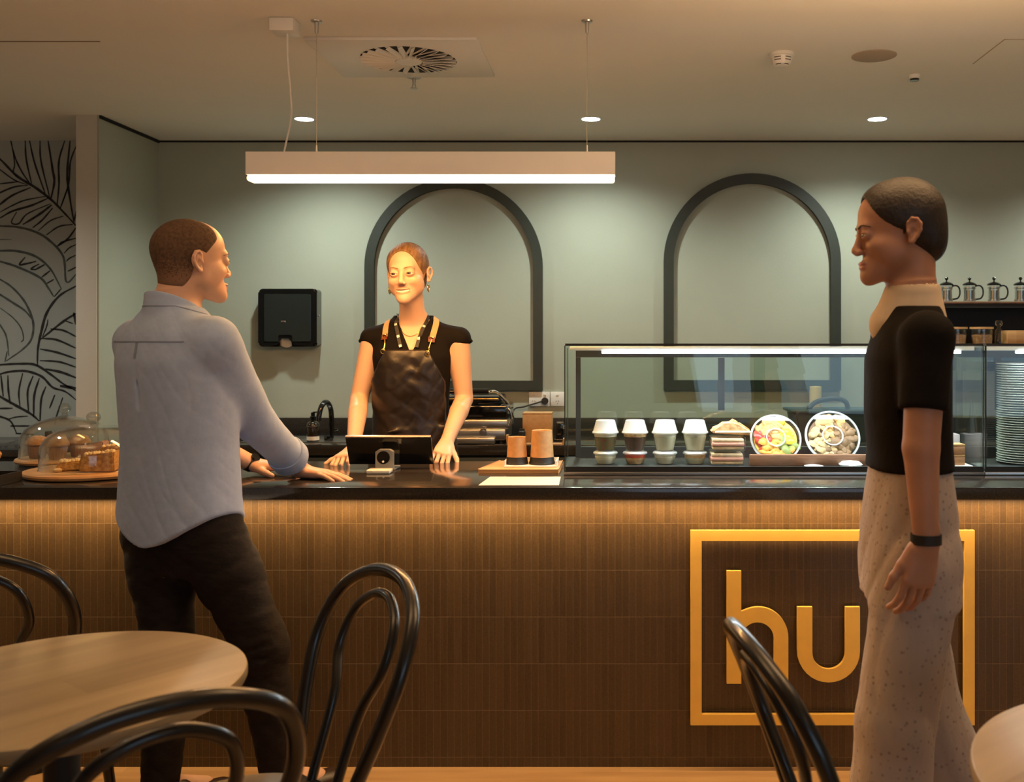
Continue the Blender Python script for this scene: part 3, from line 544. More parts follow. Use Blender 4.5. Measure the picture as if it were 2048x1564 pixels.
# ---------------------------------------------------------------- things on the service counter
def dome(cx,cy,R,Ht,lab,blab,br,plz):
    bd=thing('cake_board',blab,'board',(cx,cy,CT+.0005)); b=B(); lathe(b,[(0,0),(br-.02,0),(br-.004,.004),(br,.012),(br-.003,.018),(0,.018)],56); obj('board_top',b,M['board'],bd)
    z=CT+.019
    t=thing('cake_dome',lab,'cake dome',(cx,cy,z))
    pr=[(R,.0),(R+.003,.004),(R,.008),(R-.001,.05),(R-.004,.085),(R-.02,.112),(R-.055,.136),(R*.35,.150),(.018,Ht)]
    inn=[(r-.003,zz-.003) for r,zz in pr[::-1] if r>.018]
    b=B(); lathe(b,pr+[(0,Ht)],64); lathe(b,[(0,Ht-.004)]+inn[:-2]+[(R-.003,0.0)],64); obj('glass_cover',b,M['gglass'],t)
    b=B(); lathe(b,[(0,Ht+.0005),(.014,Ht+.0005),(.011,Ht+.004),(.0095,Ht+.009),(.011,Ht+.013)]+[(.0235*math.cos(q),Ht+.031+.019*math.sin(q)) for q in np.linspace(-1.15,1.5,18)]+[(0,Ht+.05)],32); obj('knob',b,glassmat('knob_glass',(.8,.82,.8),1.7),t)
    return z
d1=P(187,0,3.52); d2=P(140,0,3.80) 
z1=dome(d1.x,3.52,.170,.150,'glass cake dome with a round knob over the crumbly cake slices, nearest the man','round wooden board under the front glass cake dome',.222,0)
z2=dome(P(128,0,3.86).x,3.875-.01,.155,.158,'glass cake dome over the muffins, behind the front dome','round wooden board under the rear glass cake dome',.17,0)
def slice_(lab,c,w,d,h,rz,m,tilt=0,top=None,name='cake_slice'):
    b=B(); prism(b,[(-w/2,0),(w/2,0),(w/2-.004,h),(-w/2+.012,h*.82),(-w/2,h*.5)],-d/2,d/2)
    bmesh.ops.bevel(b,geom=b.edges[:],offset=.004,segments=2,affect='EDGES'); 
    bmesh.ops.subdivide_edges(b,edges=b.edges[:],cuts=3,use_grid_fill=True)
    for v in b.verts: v.co+=Vector([random.uniform(-.0012,.0012) for _ in range(3)])
    zmin=min(v.co.z for v in b.verts)
    for v in b.verts: v.co.z-=zmin
    t=thing(name,lab,'cake',c,rz); obj('sponge',b,m,t)
    if top:
        b=B(); 
        for i in range(26):
            x=random.uniform(-w/2+.012,w/2-.01); y=random.uniform(-d/2+.008,d/2-.008); r=random.uniform(.005,.009); lathe(b,[(0,-r),(r*.8,-r*.5),(r,0),(r*.7,r*.6),(0,r)],8,(x,y,h*(.86+.14*(x+w/2)/w)+r*.1))
        obj('topping',b,top,t)
    return t
slice_('orange crumble cake slice at the front of the front glass dome',(P(198,0,3.46).x+.01,3.45,z1+.0005),.115,.075,.068,.15,M['crumb'],top=M['ice'])
slice_('orange crumble cake slice at the back right of the front dome, beside the man',(P(226,0,3.52).x,3.545,z1+.0005),.11,.07,.085,-.1,M['crumb'],top=M['ice'])
slice_('flat crumble cake piece with a pale edge at the left of the front dome',(P(137,0,3.46).x,3.475,z1+.0005),.085,.06,.034,.4,M['crumb'],top=M['ice'])
slice_('dusty pink loaf slice at the back of the front dome',(P(186,0,3.6).x,3.615,z1+.0005),.085,.05,.088,0,M['pinkc'])
o=obj('cake_crumb',lathe(B(),[(0,0),(.012,.001),(.014,.007),(.007,.013),(0,.013)],10),M['ice'],loc=(P(112,0,3.42).x,3.43,z1+.0003)); tag(o,'small crumb of cake on the front wooden board at its left','crumb')
def muffin(c,lab,first=None):
    if first: return dup(first,c,random.uniform(0,6),lab)
    t=thing('muffin',lab,'muffin',c,0,'muffins under the rear glass dome')
    b=B(); n=40
    prof=[(0,0),(.026,0),(.030,.02),(.034,.045)]; lathe(b,prof+[(.030,.047),(0,.047)],n)
    for v in b.verts:
        a=math.atan2(v.co.y,v.co.x); v.co.xy*=1+.03*(1 if round(a/(2*PI)*n)%2 else -1)
    obj('paper_case',b,M['paper'] if False else mat('brown_case',(.34,.20,.13),.7),t)
    b=B(); lathe(b,[(0,.0475),(.034,.0475),(.041,.053),(.040,.062),(.030,.076),(.014,.084),(0,.086)],28)
    for v in b.verts: v.co+=Vector([random.uniform(-.0015,.0015) for _ in range(3)])
    obj('muffin_top',b,M['muff'],t); return t
mz=z2+.0005
m0=muffin((P(72,0,3.82).x,3.83,mz),'muffin at the left under the rear glass dome')
muffin((P(112,0,3.78).x,3.79,mz),'muffin at the front under the rear glass dome, seen through the front dome',m0)
muffin((P(158,0,3.88).x,3.88,mz),'muffin under the rear dome directly behind the left crumble piece',m0)
muffin((P(106,0,3.9).x,3.92,mz),'muffin at the back under the rear glass dome',m0)
# snack bars
bt=thing('snack_tray','black tray of snack packets at the left end of the counter','tray',(-2.04,3.285,CT+.0005))
b=B(); box(b,(-.17,-.060,0),(.04,.06,.006),bev=.001); 
for q in (((-.17,-.060,.006),(.04,-.054,.034)),((-.17,.054,.006),(.04,.06,.034)),((-.17,-.054,.006),(-.164,.054,.034)),((.034,-.054,.006),(.04,.054,.034))): box(b,q[0],q[1])
obj('tray_body',b,M['blackmatt'],bt,smooth=False)
sleeve=mat('snack_sleeve',(.62,.38,.17),.6,noise=.1); sl=mat('snack_label',(.075,.016,.014),.4)
for i,(x,y,tl,lab,hh_) in enumerate(((-.045,-.02,.42,'kraft snack packet with a dark red label leaning right in the black tray, front one',.10),(-.085,.022,.16,'taller kraft snack packet with a dark red label at the left edge of the picture',.16))):
    t=thing('snack_packet',lab,'snack packet',bt.location+Vector((x,y,.022)),0,'snack packets in the black tray')
    m=Matrix.Rotation(tl,4,'Y'); w_=.052
    b=B(); prism(b,[(-w_/2,0),(w_/2,0),(w_/2,hh_),(-w_/2,hh_)],-.012,.012,m=m); bmesh.ops.bevel(b,geom=b.edges[:],offset=.004,segments=2,affect='EDGES'); obj('wrapper',b,sleeve,t)
    b=B(); prism(b,[(-w_/2+.010,.012),(w_/2-.010,.012),(w_/2-.010,hh_-.014),(-w_/2+.010,hh_-.014)],-.0135,-.0122,m=m); obj('label',b,sl,t,smooth=False)
    b=B()
    zc=hh_*.58
    for x0,z0_,x1,z1_ in ((-.013,0,-.011,.010),(-.011,.0085,-.006,.010),(-.011,0,-.006,.0015),(-.003,0,-.001,.010),(-.001,.0085,.004,.010),(-.001,.004,.003,.0055),(.006,0,.008,.010),(.011,0,.013,.010),(.008,.004,.011,.006)):
        prism(b,[(x0,zc+z0_),(x1,zc+z0_),(x1,zc+z1_),(x0,zc+z1_)],-.0142,-.0136,m=m)
    obj('lettering',b,M['paper'],t,smooth=False); t.children[-1]['kind']='stuff'
    b=B(); cyl(b,(0,0),.005,.0136,.0142,12,m=m@Matrix.Translation((0,0,.030))@Matrix.Rotation(PI/2,4,'X')); obj('round_mark',b,M['paper'],t,smooth=False)
# point of sale tablet
ps=thing('tablet','wide black tablet on a grey stand, its back to the room, before the smiling woman','tablet',(P(783,0,3.66).x,3.66,CT+.0005))
kk=3.64/F
m=Matrix.Translation((0,0,.085))@Matrix.Rotation(math.radians(28),4,'X')
b=B(); box(b,(-.160,-.006,-.062),(.15,.006,.056),bev=.003,m=Matrix.Translation((0,-.005,.070))@Matrix.Rotation(math.radians(28),4,'X')); obj('tablet_body',b,M['blackgloss'],ps)
b=B(); box(b,(-.160,-.0062,.0562),(.15,.0062,.0595),bev=.001,m=Matrix.Translation((0,-.005,.070))@Matrix.Rotation(math.radians(28),4,'X')); obj('lit_top_edge',b,mat('lit_tablet_edge',(.40,.33,.26),.35,.6),ps)  # paler strip puts the light on the upper edge into the colour
b=B(); prism(b,[(-.040,.0),(.022,.0),(.022,.070),(.010,.078),(-.028,.078),(-.040,.070)],-.078,-.052); box(b,(-.040,-.078,0),(.022,.05,.006),bev=.001); obj('stand',b,mat('grey_stand',(.30,.31,.30),.4,.3),ps)
b=B(); cyl(b,(0,0),.023,0,.008,28,m=Matrix.Translation((-.010,-.0785,.050))@Matrix.Rotation(PI/2,4,'X')); obj('lens_disc',b,M['blackgloss'],ps)
b=B(); cyl(b,(0,0),.004,.0085,.0105,12,m=Matrix.Translation((-.010,-.0785,.036))@Matrix.Rotation(PI/2,4,'X')); obj('status_light',b,M['white'],ps)
o=obj('card_reader',box(B(),(-.042,-.025,0),(.042,.03,.015),bev=.005,seg=3),M['cer'],loc=(P(757,0,3.52).x,3.535,CT+.0005)); tag(o,'small white card reader lying on the counter in front of the tablet','card reader')
# board with cups, menu
bz=thing('serving_board','wooden serving board on the counter left of the glass case','board',(P(1046,0,3.64).x,3.66,CT+.0005))
b=B(); prism(b,[(-.146,-.13),(.135,-.13),(.135,.12),(-.10,.12)],0,.014); bmesh.ops.transform(b,matrix=Matrix.Rotation(PI/2,4,'X'),verts=b.verts)
zmn=min(v.co.z for v in b.verts)
for v in b.verts: v.co.z-=zmn; v.co.y=-v.co.y
bmesh.ops.bevel(b,geom=b.edges[:],offset=.002,segments=2,affect='EDGES'); obj('board_top',b,M['board'],bz)
ty=thing('cup_tray','small cream tray holding two upside down kraft cups on the wooden board','tray',(P(1062,0,3.64).x,3.64,CT+.015))
b=B(); box(b,(-.092,-.062,0),(.098,.062,.005),bev=.001)
for q in (((-.092,.056,.005),(.098,.062,.022)),((-.092,-.056,.005),(-.087,.056,.022)),((.093,-.056,.005),(.098,.056,.022))): box(b,q[0],q[1])
obj('tray_body',b,M['paper'],ty,smooth=False)
for px,r,hh_,lab in ((1034,.040,.098,'shorter upside down kraft paper cup with a black band, left on the cream tray'),(1084,.046,.122,'taller upside down kraft paper cup with a black band, right on the cream tray')):
    t=thing('paper_cup',lab,'cup',(P(px,0,3.64).x,3.64,CT+.0205),0,'kraft cups on the cream tray')
    b=B(); lathe(b,[(r-.003,.0265),(r-.0035,.0265),(r*.80,hh_),(r*.80-.004,hh_-.002),(r*.78-.003,hh_-.006),(0,hh_-.006)],36); obj('cup_wall',b,M['kraft'],t)
    b=B(); lathe(b,[(0,.0),(r,.0),(r+.002,.004),(r-.001,.012),(r-.0025,.026),(0,.026)],36); obj('black_band',b,M['blackmatt'],t)
o=obj('menu_card',box(B(),(-.125,-.10,0),(.135,.095,.002)),M['paper'],loc=(P(1040,0,3.33).x,3.335,CT+.0005),smooth=False); tag(o,'blank cream menu sheet lying at the counter edge in front of the serving board','paper')
bm=bmesh.new(); bm.from_mesh(o.data)
for v in bm.verts:
    if v.co.y>0: v.co.x=v.co.x*.93+.004
bm.to_mesh(o.data); bm.free()

# ---------------------------------------------------------------- glass display cases
def case(name,lab,x0,x1,y0,y1,zt,posts):
    t=thing(name,lab,'display case',((x0+x1)/2,(y0+y1)/2,CT+.0005)); ox,oy=t.location.x,t.location.y
    X0,X1,Y0,Y1=x0-ox,x1-ox,y0-oy,y1-oy; Zt=zt-CT-.0005
    b=B(); box(b,(X0-.006,Y0-.004,0),(X1+.006,Y1,.012),bev=.002); obj('steel_base',b,M['steel'],t)
    b=B(); box(b,(X0,Y0,.0122),(X1,Y1,.020)); box(b,(X0,Y0-.002,.0122),(X1,Y0+.008,.030)); obj('deck',b,M['blackmatt'],t,smooth=False)
    g=.005
    b=B(); box(b,(X0,Y0,.0305),(X1,Y0+g,Zt)); obj('front_glass',b,M['glass'],t,smooth=False)
    b=B(); box(b,(X0,Y0+g+.0005,.0205),(X0+g,Y1-.03,Zt)); obj('side_glass',b,M['glass'],t,smooth=False)
    b=B(); box(b,(X1-g,Y0+g+.0005,.0205),(X1,Y1-.03,Zt)); obj('side_glass',b,M['glass'],t,smooth=False)
    b=B(); box(b,(X0,Y0-.001,Zt+.0003),(X1,Y1,Zt+.0063)); obj('glass_top',b,M['glass'],t,smooth=False)
    b=B(); box(b,(X0-.001,Y0-.003,Zt-.001),(X1+.001,Y0-.0012,Zt+.007)); box(b,(X0-.004,Y0-.003,.012),(X0-.0008,Y0+.006,Zt)); box(b,(X1+.0008,Y0-.003,.012),(X1+.003,Y0+.004,Zt)); obj('edge_trim',b,M['blackmatt'],t,smooth=False)
    # rear frame with sliding doors
    b=B(); yb0,yb1=Y1-.028,Y1
    box(b,(X0+.02,yb0,Zt-.048),(X1-.02,yb1,Zt-.012)); box(b,(X0+.02,yb0,.0205),(X0+.038,yb1,Zt-.049)); box(b,(X1-.038,yb0,.0205),(X1-.02,yb1,Zt-.049)); box(b,(X0+.0385,yb0,.0205),(X1-.0385,yb1,.06))
    obj('rear_frame',b,M['blackmatt'],t,smooth=False)
    b=B(); box(b,(X0+.039,yb0+.006,.061),((X0+X1)/2+.02,yb0+.010,Zt-.049)); obj('sliding_door',b,M['glass'],t,smooth=False)
    b=B(); box(b,((X0+X1)/2-.02,yb0+.016,.061),(X1-.039,yb0+.020,Zt-.049)); obj('sliding_door',b,M['glass'],t,smooth=False)
    b=B(); box(b,((X0+X1)/2-.16,yb0+.002,.20),((X0+X1)/2-.135,yb0+.0058,Zt-.05),bev=.001); obj('door_handle',b,M['blackmatt'],t)
    b=B(); box(b,(X0+.012,Y0+.045,Zt-.018),(X1-.012,Y0+.075,Zt-.004),bev=.002); obj('lamp_housing',b,M['whitem'],t)
    b=B(); box(b,(X0+.125,Y0+.040,Zt-.0290),(X1-.06,Y0+.066,Zt-.0185),bev=.003); obj('led_tube',b,M['led'],t)
    area('case_light',((x0+x1)/2+.01,y0+.06,zt-.035),(x1-x0)-.2,13*(x1-x0)/1.4,(.84,.90,1),(math.radians(-14),0,0),.03)
    return t
KX0,KX1,KY0,KY1,KZ=(1131-PX)/F*3.48,1.262,3.48,3.86,1.372
case('display_case','long glass food display case with a cool light tube, standing on the counter',KX0,KX1,KY0,KY1,KZ,0)
case('display_case','second glass case at the right edge holding the tall stack of plates',1.275,1.92,KY0,KY1,KZ,0)
FZ=CT+.021
o=obj('small_dish',None or lathe(B(),[(0,0),(.03,0),(.034,.006),(.02,.009),(0,.0095)],28),M['cer'],loc=(P(1628,0,3.53).x,3.535,FZ)); tag(o,'low white oval dish in front of the wooden ledge, left one','dish')
o=obj('small_dish',lathe(B(),[(0,0),(.035,0),(.042,.010),(.03,.02),(0,.024)],28),M['cer'],loc=(P(1702,0,3.54).x,3.545,FZ)); tag(o,'white domed dish in front of the wooden ledge, right one','dish')
# pots
potm={'dark':M['choc'],'berry':mat('berry_compote',(.20,.06,.035),.5,col2=(.10,.12,.03),nscale=60),'yog':mat('yoghurt',(.72,.66,.48),.5,noise=.05),'green':mat('chia_pudding',(.62,.56,.36),.5,noise=.08),'gran':mat('granola',(.52,.28,.10),.8,col2=(.75,.50,.25),nscale=110,bump=.003,bscale=120),'red':mat('berries',(.55,.07,.03),.4)}
def pot(x,y,z,lab,fill,top,grp,small=False,first=None):
    hh_=.062 if not small else .036; R=.044 if not small else .041
    t=thing('dessert_pot',lab,'dessert pot',(x,y,z),0,grp)
    b=B(); lathe(b,[(0,0),(R*.72,0),(R*.78,.004),(R*.97,hh_),(R*1.06,hh_+.001),(R*1.06,hh_+.004)],32); obj('pot_wall',b,M['clear'],t)
    b=B(); lathe(b,[(0,.002),(R*.70,.002),(R*.93,hh_-.012),(0,hh_-.010)],28); obj('filling',b,potm[fill],t)
    b=B(); lathe(b,[(0,hh_-.0095),(R*.93,hh_-.0115),(R*.95,hh_),(R*.5,hh_+.006),(0,hh_+.004)],28); 
    for i in range(5):
        a=i*1.3+x*9; lathe(b,[(0,-.007),(.006,-.004),(.007,0),(.005,.005),(0,.007)],10,(math.cos(a)*R*.55,math.sin(a)*R*.55,hh_+.004),mi=1)
    obj('topping',b,[potm[top],potm['red']],t)
    b=B(); l0=hh_+.0045; lh=.044 if not small else .008
    lathe(b,[(R*1.09,l0-.004),(R*1.10,l0),(R*1.02,l0+.004),(R*.78,l0+lh-.002),(R*.70,l0+lh),(0,l0+lh)],32); obj('lid',b,M['lidp'],t)
    return t
lz=FZ
for i,(px,f,tp_,nm) in enumerate(((1211,'berry','yog','berry'),(1270,'dark','gran','chocolate'),(1330,'green','yog','yoghurt'),(1390,'green','yog','fruit yoghurt'))):
    x=P(px,0,3.64).x
    pot(x,3.64,lz,'low clear pot under the %s pot, bottom row of the glass case'%nm,('yog','gran','yog','green')[i],('yog','red','yog','gran')[i],'low pots in the bottom row of the case',True)
    pot(x,3.64,lz+.0492,('domed clear dessert pot with dark red and green filling, leftmost in the case','domed clear dessert pot of chocolate with granola, second from the left in the case','domed pot of pale yoghurt with a red berry, third from the left in the case','domed clear dessert pot of pale yoghurt, fourth from the left beside the sandwich')[i],f,tp_,'domed dessert pots in the case')
# sandwich packs
bread=mat('bread',(.72,.50,.28),.8,noise=.15,nscale=60,bump=.002,bscale=80); ham=mat('ham',(.72,.34,.24),.5,noise=.1); crust=mat('crust',(.55,.26,.08),.7,col2=(.75,.48,.22),nscale=40,bump=.003,bscale=50)
def sandwich(x,y,z,lab,open_top):
    t=thing('sandwich_pack',lab,'sandwich',(x,y,z),0,'packed sandwiches in the case')
    b=B(); box(b,(-.062,-.045,.0),(.062,.045,.052),bev=.006); obj('plastic_box',b,M['clear'],t)
    b=B(); box(b,(-.056,-.04,.004),(.056,.04,.016),bev=.004); box(b,(-.056,-.04,.030),(.056,.04,.044),bev=.004); obj('bread',b,bread,t)
    b=B(); box(b,(-.058,-.042,.0165),(.058,.042,.0295),bev=.003); obj('filling',b,ham,t)
    return t
sx_=P(1452,0,3.62).x
sandwich(sx_,3.62,lz,'clear boxed sandwich with pink filling, lower one right of the dessert pots',False)
sandwich(sx_+.004,3.62,lz+.0525,'clear boxed sandwich with pink filling, upper one under the toasted wrap',False)
t=thing('toasted_wrap','golden toasted wrap lying on the boxed sandwiches','wrap',(P(1462,0,3.63).x,3.63,lz+.106))
b=B(); prism(b,[(-.075,.001),(.075,.001),(.07,.018),(.028,.046),(.0,.050),(-.03,.036),(-.072,.016)],-.035,.04); bmesh.ops.bevel(b,geom=b.edges[:],offset=.008,segments=3,affect='EDGES')
for v in b.verts: v.co.z+=.004*math.sin(v.co.x*160)
zm=min(v.co.z for v in b.verts)
for v in b.verts: v.co.z-=zm-.0005
obj('wrap_body',b,crust,t)
b=B(); box(b,(-.062,-.038,.010),(.066,-.0352,.017),bev=.001); obj('filling',b,M['paper'],t)
# ledge with salad bowls
ld=P(1615,0,3.62)
o=obj('wooden_ledge',box(B(),(-.215,-.05,0),(.30,-.025,.040),bev=.002),M['darkw'],loc=(ld.x,3.62,FZ)); tag(o,'dark walnut ledge in front of the two round salad bowls inside the case','ledge')
def salad(px,R,lab,cols,seed):
    x=P(px,0,3.66).x; t=thing('salad_bowl',lab,'salad bowl',(x,3.685,FZ),0,'round lidded salad bowls in the case')
    m=Matrix.Translation((0,0,R*math.sin(math.radians(62))+.007))@Matrix.Rotation(math.radians(62),4,'X')
    # bowl axis points towards the camera and up
    b=B(); lathe(b,[(0,-.055),(R*.55,-.052),(R*.8,-.03),(R*.97,0),(R*1.03,.001),(R*1.03,.004),(R*.98,.004)],44,m=m); obj('bowl_body',b,M['clear'],t)
    rnd=random.Random(seed); b=B(); lathe(b,[(0,-.050),(R*.52,-.048),(R*.76,-.028),(R*.90,-.004),(0,-.002)],36,m=m,mi=0)
    for i in range(120):
        a=rnd.uniform(0,2*PI); rr=R*.84*math.sqrt(rnd.random()); s_=rnd.uniform(.008,.019)
        q=int((a/(2*PI))*len(cols)+rnd.uniform(-.4,.4))%len(cols)
        mm=m@Matrix.Translation((rr*math.cos(a),rr*math.sin(a),rnd.uniform(-.002,.004)))@Matrix.Rotation(rnd.uniform(0,6),4,'Z')@Matrix.Rotation(rnd.uniform(-.6,.6),4,'X')@Matrix.Diagonal((rnd.uniform(.9,1.5),rnd.uniform(.6,1.1),.45,1))
        lathe(b,[(0,-s_),(s_*.8,-s_*.6),(s_,0),(s_*.7,s_*.7),(0,s_)],8,m=mm,mi=q)
    obj('salad',b,cols,t)
    b=B(); lathe(b,[(R*1.0,.0045),(R*1.06,.0045),(R*1.06,.009),(R*.98,.012)],44,m=m); lathe(b,[(R*.36,.0135),(R*.40,.0135),(R*.41,.0165),(R*.39,.0175),(R*.36,.0165)],36,m=m); obj('lid_rim',b,M['lidp'],t)
    b=B(); lathe(b,[(R*.98,.0122),(R*.5,.0135),(0,.0135)],44,m=m); obj('lid',b,glassmat('lid_film',(.97,.98,.98),1.25),t)
ylw=mat('yellow_pepper',(.85,.48,.03),.35); rd=mat('tomato',(.60,.04,.03),.3); grn=mat('leafy_green',(.20,.26,.05),.5); chk=mat('roast_chicken',(.62,.34,.12),.55,noise=.2); hum=mat('hummus',(.50,.36,.17),.6,noise=.1); lent=mat('lentils',(.22,.12,.05),.6,noise=.3); pum=mat('pumpkin',(.80,.34,.04),.5)
salad(1553,.089,'round lidded salad bowl with red and yellow pieces, left one behind the walnut ledge',[ylw,chk,chk,rd,pum,pum,grn],3)
salad(1667,.096,'round lidded salad bowl with hummus and brown lentils, right one behind the walnut ledge',[lent,chk,hum,hum,hum,lent,lent],5)
# brownie slices
def brownie(px,y,z,lab):
    x=P(px,0,y).x; t=thing('caramel_slice',lab,'cake slice',(x,y,z),0,'caramel slices at the right of the case')
    b=B(); box(b,(-.030,-.028,0),(.030,.028,.030),bev=.002); obj('base_layer',b,mat('caramel_base',(.42,.20,.09),.7,noise=.15,nscale=80),t)
    b=B(); box(b,(-.030,-.028,.0302),(.030,.028,.037),bev=.001); obj('top_layer',b,mat('caramel_top',(.60,.33,.14),.45,noise=.1),t)
bp_=thing('thin_board','thin pale board under the caramel slices at the right of the case','board',(P(1888,0,3.57).x,3.57,FZ)); obj('board_top',box(B(),(-.12,-.04,0),(.09,.05,.006),bev=.001),M['paper'],bp_)
for px,z,lab in ((1868,0,'caramel slice, lower left of the small pile'),(1908,0,'caramel slice, lower right of the small pile'),(1868,1,'caramel slice, upper left of the small pile'),(1908,1,'caramel slice, upper right of the small pile')):
    brownie(px,3.57,FZ+.0065+z*.0375,lab)
# glass mid-shelf behind, with cone and box
o=obj('steel_cone',lathe(B(),[(0,0),(.014,0),(.0135,.003),(.002,.125),(0,.126)],20),M['steel'],loc=(1.215,3.70,FZ+.1045)); tag(o,'slender steel cone standing on the pale box at the right end of the case','cone')
o=obj('pale_box',box(B(),(-.05,-.03,0),(.04,.03,.104),bev=.003),mat('pale_grey_card',(.42,.36,.35),.6),loc=(1.208,3.70,FZ)); tag(o,'pale grey box behind the caramel slices in the case','box')
# bench things seen through the case
nb=thing('lidded_bin','dark teal lidded bin on the rear bench seen through the glass case','bin',(P(1668,0,5.35).x,5.37,BZ))
b=B(); prism(b,[(-.20,0),(.30,0),(.32,.15),(-.23,.15)],-.13,.13); bmesh.ops.bevel(b,geom=b.edges[:],offset=.01,segments=2,affect='EDGES'); obj('bin_body',b,M['navy'],nb)
b=B(); box(b,(-.25,-.14,.1505),(.34,.14,.166),bev=.006); obj('bin_lid',b,M['navy'],nb)
b=B(); tube(b,smoothpath([(-.14,-.02,.166),(-.09,-.02,.205),(0,-.02,.222),(.06,-.02,.205),(.075,-.02,.166)]),.013,12); obj('handle',b,M['blackmatt'],nb)
o=obj('ochre_upright',lathe(B(),[(0,0),(.030,0),(.031,.17),(.033,.172),(.033,.272),(0,.275)],28),mat('ochre_tone',(.70,.48,.16),.5),loc=(P(1636,0,5.55).x,5.62,BZ)); tag(o,'tall narrow ochre upright behind the teal bin on the rear bench','canister')  # invented upright in place of an unidentified ochre patch
# plates
pb=B(); lathe(pb,[(0,0),(.055,0),(.06,.002),(.098,.0062),(.1,.0078),(.097,.0085),(.058,.0045),(0,.0035)],48)
n=42; pz=(P(0,722,3.66).z-FZ-.0085)/n; px_=P(2004,0,3.62).x+.1
p0=obj('plate',pb,M['cer'],loc=(px_,3.66,FZ+.0002)); tag(p0,'white plate in the tall plate stack in the right-hand glass case','plate','tall stack of white plates')
for i in range(1,n):
    c=p0.copy(); C.objects.link(c); c.location=(px_+random.uniform(-.0015,.0015),3.66+random.uniform(-.0015,.0015),FZ+.0002+i*pz)
# ---------------------------------------------------------------- tables and chairs
def rtable(name,cx,cy,R,m,lab):
    t=thing('round_table',lab,'table',(cx,cy,0),0,'round cafe tables')
    b=B(); lathe(b,[(0,.712),(R-.012,.712),(R-.003,.716),(R,.722),(R,.732),(R-.002,.738),(R-.006,.74),(0,.74)],96); obj('tabletop',b,m,t)
    b=B(); cyl(b,(0,0),.032,.012,.711,24); cbox(b,(0,0,.705),(.26,.05,.012)); obj('pedestal',b,M['blackmatt'],t)
    b=B(); lathe(b,[(0,.0),(.165,.0),(.165,.006),(.05,.018),(0,.02)],40); obj('base_plate',b,M['blackmatt'],t)
rtable('t',-1.072,1.921,.335,M['table'],'round pale wood cafe table at left with chairs around it')
rtable('t',.945,1.46,.41,M['table2'],'round pale wood cafe table cut by the right edge of the picture')
def loopc(pts,tl=.317,q=.121,wr=.411):
    p=[Vector((x,0,z)) for x,z in pts]; p=p+[Vector((-v.x,0,v.z)) for v in p[::-1][1:]]
    o=smoothpath(p,8); 
    return [Vector((v.x,-.17-tl*(v.z-.44)-q*(v.z-.44)**2+wr*v.x**2,v.z)) for v in o]
def chair(lab):
    t=thing('bentwood_chair',lab,'chair',(0,0,0),0,'black bentwood cafe chairs')
    b=B(); tube(b,loopc([(.152,.385),(.158,.46),(.2,.58),(.223,.70),(.188,.798),(.100,.848),(0,.862)]),.0155,16); obj('outer_back_loop',b,M['blackwood'],t)
    b=B(); tube(b,loopc([(.060,.41),(.071,.58),(.118,.68),(.106,.762),(.055,.803),(0,.815)]),.0115,14); obj('inner_back_loop',b,M['blackwood'],t)
    b=B(); lathe(b,[(0,.390),(.15,.392),(.168,.390),(.178,.397),(.178,.410),(.170,.415),(.155,.412),(.10,.405),(0,.403)],48); obj('seat',b,M['blackwood'],t)
    for sx_ in (-1,1):
        b=B(); tube(b,smoothpath([(.125*sx_,.085,.389),(.145*sx_,.115,.25),(.165*sx_,.15,.002)]),[.017]*8+[.015]*8+[.012],14); obj('leg',b,M['blackwood'],t)
        b=B(); tube(b,smoothpath([(.125*sx_,-.115,.389),(.145*sx_,-.165,.25),(.16*sx_,-.24,.002)]),[.016]*8+[.015]*8+[.012],14); obj('leg',b,M['blackwood'],t)
    b=B(); tube(b,[(.118*math.cos(a),.118*math.sin(a)-.01,.24) for a in [2*PI*i/40 for i in range(40)]],.009,10,closed=True); obj('stretcher_ring',b,M['blackwood'],t)
    return t
c0=chair('black bentwood chair between the left table and the counter, right of the standing man'); 
for (x,y,r),lab in (((-.779,2.093,2.23),None),((-.865,1.718,.678),'black bentwood chair nearest the camera, its arched back cut by the bottom edge at left'),((-1.637,2.775,.083),'black bentwood chair behind the left table at the left edge'),((.539,1.867,4.855),'black bentwood chair seen edge-on in front of the gold sign')):
    if lab is None: c0.location=(x,y,0); c0.rotation_euler=(0,0,r)
    else: dup(c0,(x,y,0),r,lab)
# ---------------------------------------------------------------- people: signed distance modelling
class Fr:
    def __init__(s,t=(0,0,0),x=(1,0,0),y=(0,1,0),z=(0,0,1),sc=1.0): s.t=np.array(t,float); s.R=np.array([x,y,z],float).T; s.sc=sc
    def w(s,p): return s.t+s.R@(np.array(p,float)*s.sc)
def yawframe(t,deg,sc=1.0,tilt=0,roll=0):
    """y axis = facing direction at angle deg from +x; tilt>0 nods down"""
    a=math.radians(deg); f=np.array([math.cos(a),math.sin(a),0]); r=np.array([math.sin(a),-math.cos(a),0]); z=np.array([0,0,1.])
    k=math.radians(tilt); f2=f*math.cos(k)-z*math.sin(k); z2=z*math.cos(k)+f*math.sin(k)
    q=math.radians(roll); r3=r*math.cos(q)+z2*math.sin(q); z3=z2*math.cos(q)-r*math.sin(q)
    return Fr(t,r3,f2,z3,sc)
def axis_(lo,hi,c,fine):
    p=[lo]
    while p[-1]<hi:
        x=p[-1]; st=c
        for a,b,f in fine:
            if a-c<=x<=b: st=min(st,f)
        p.append(x+st)
    return np.array(p)
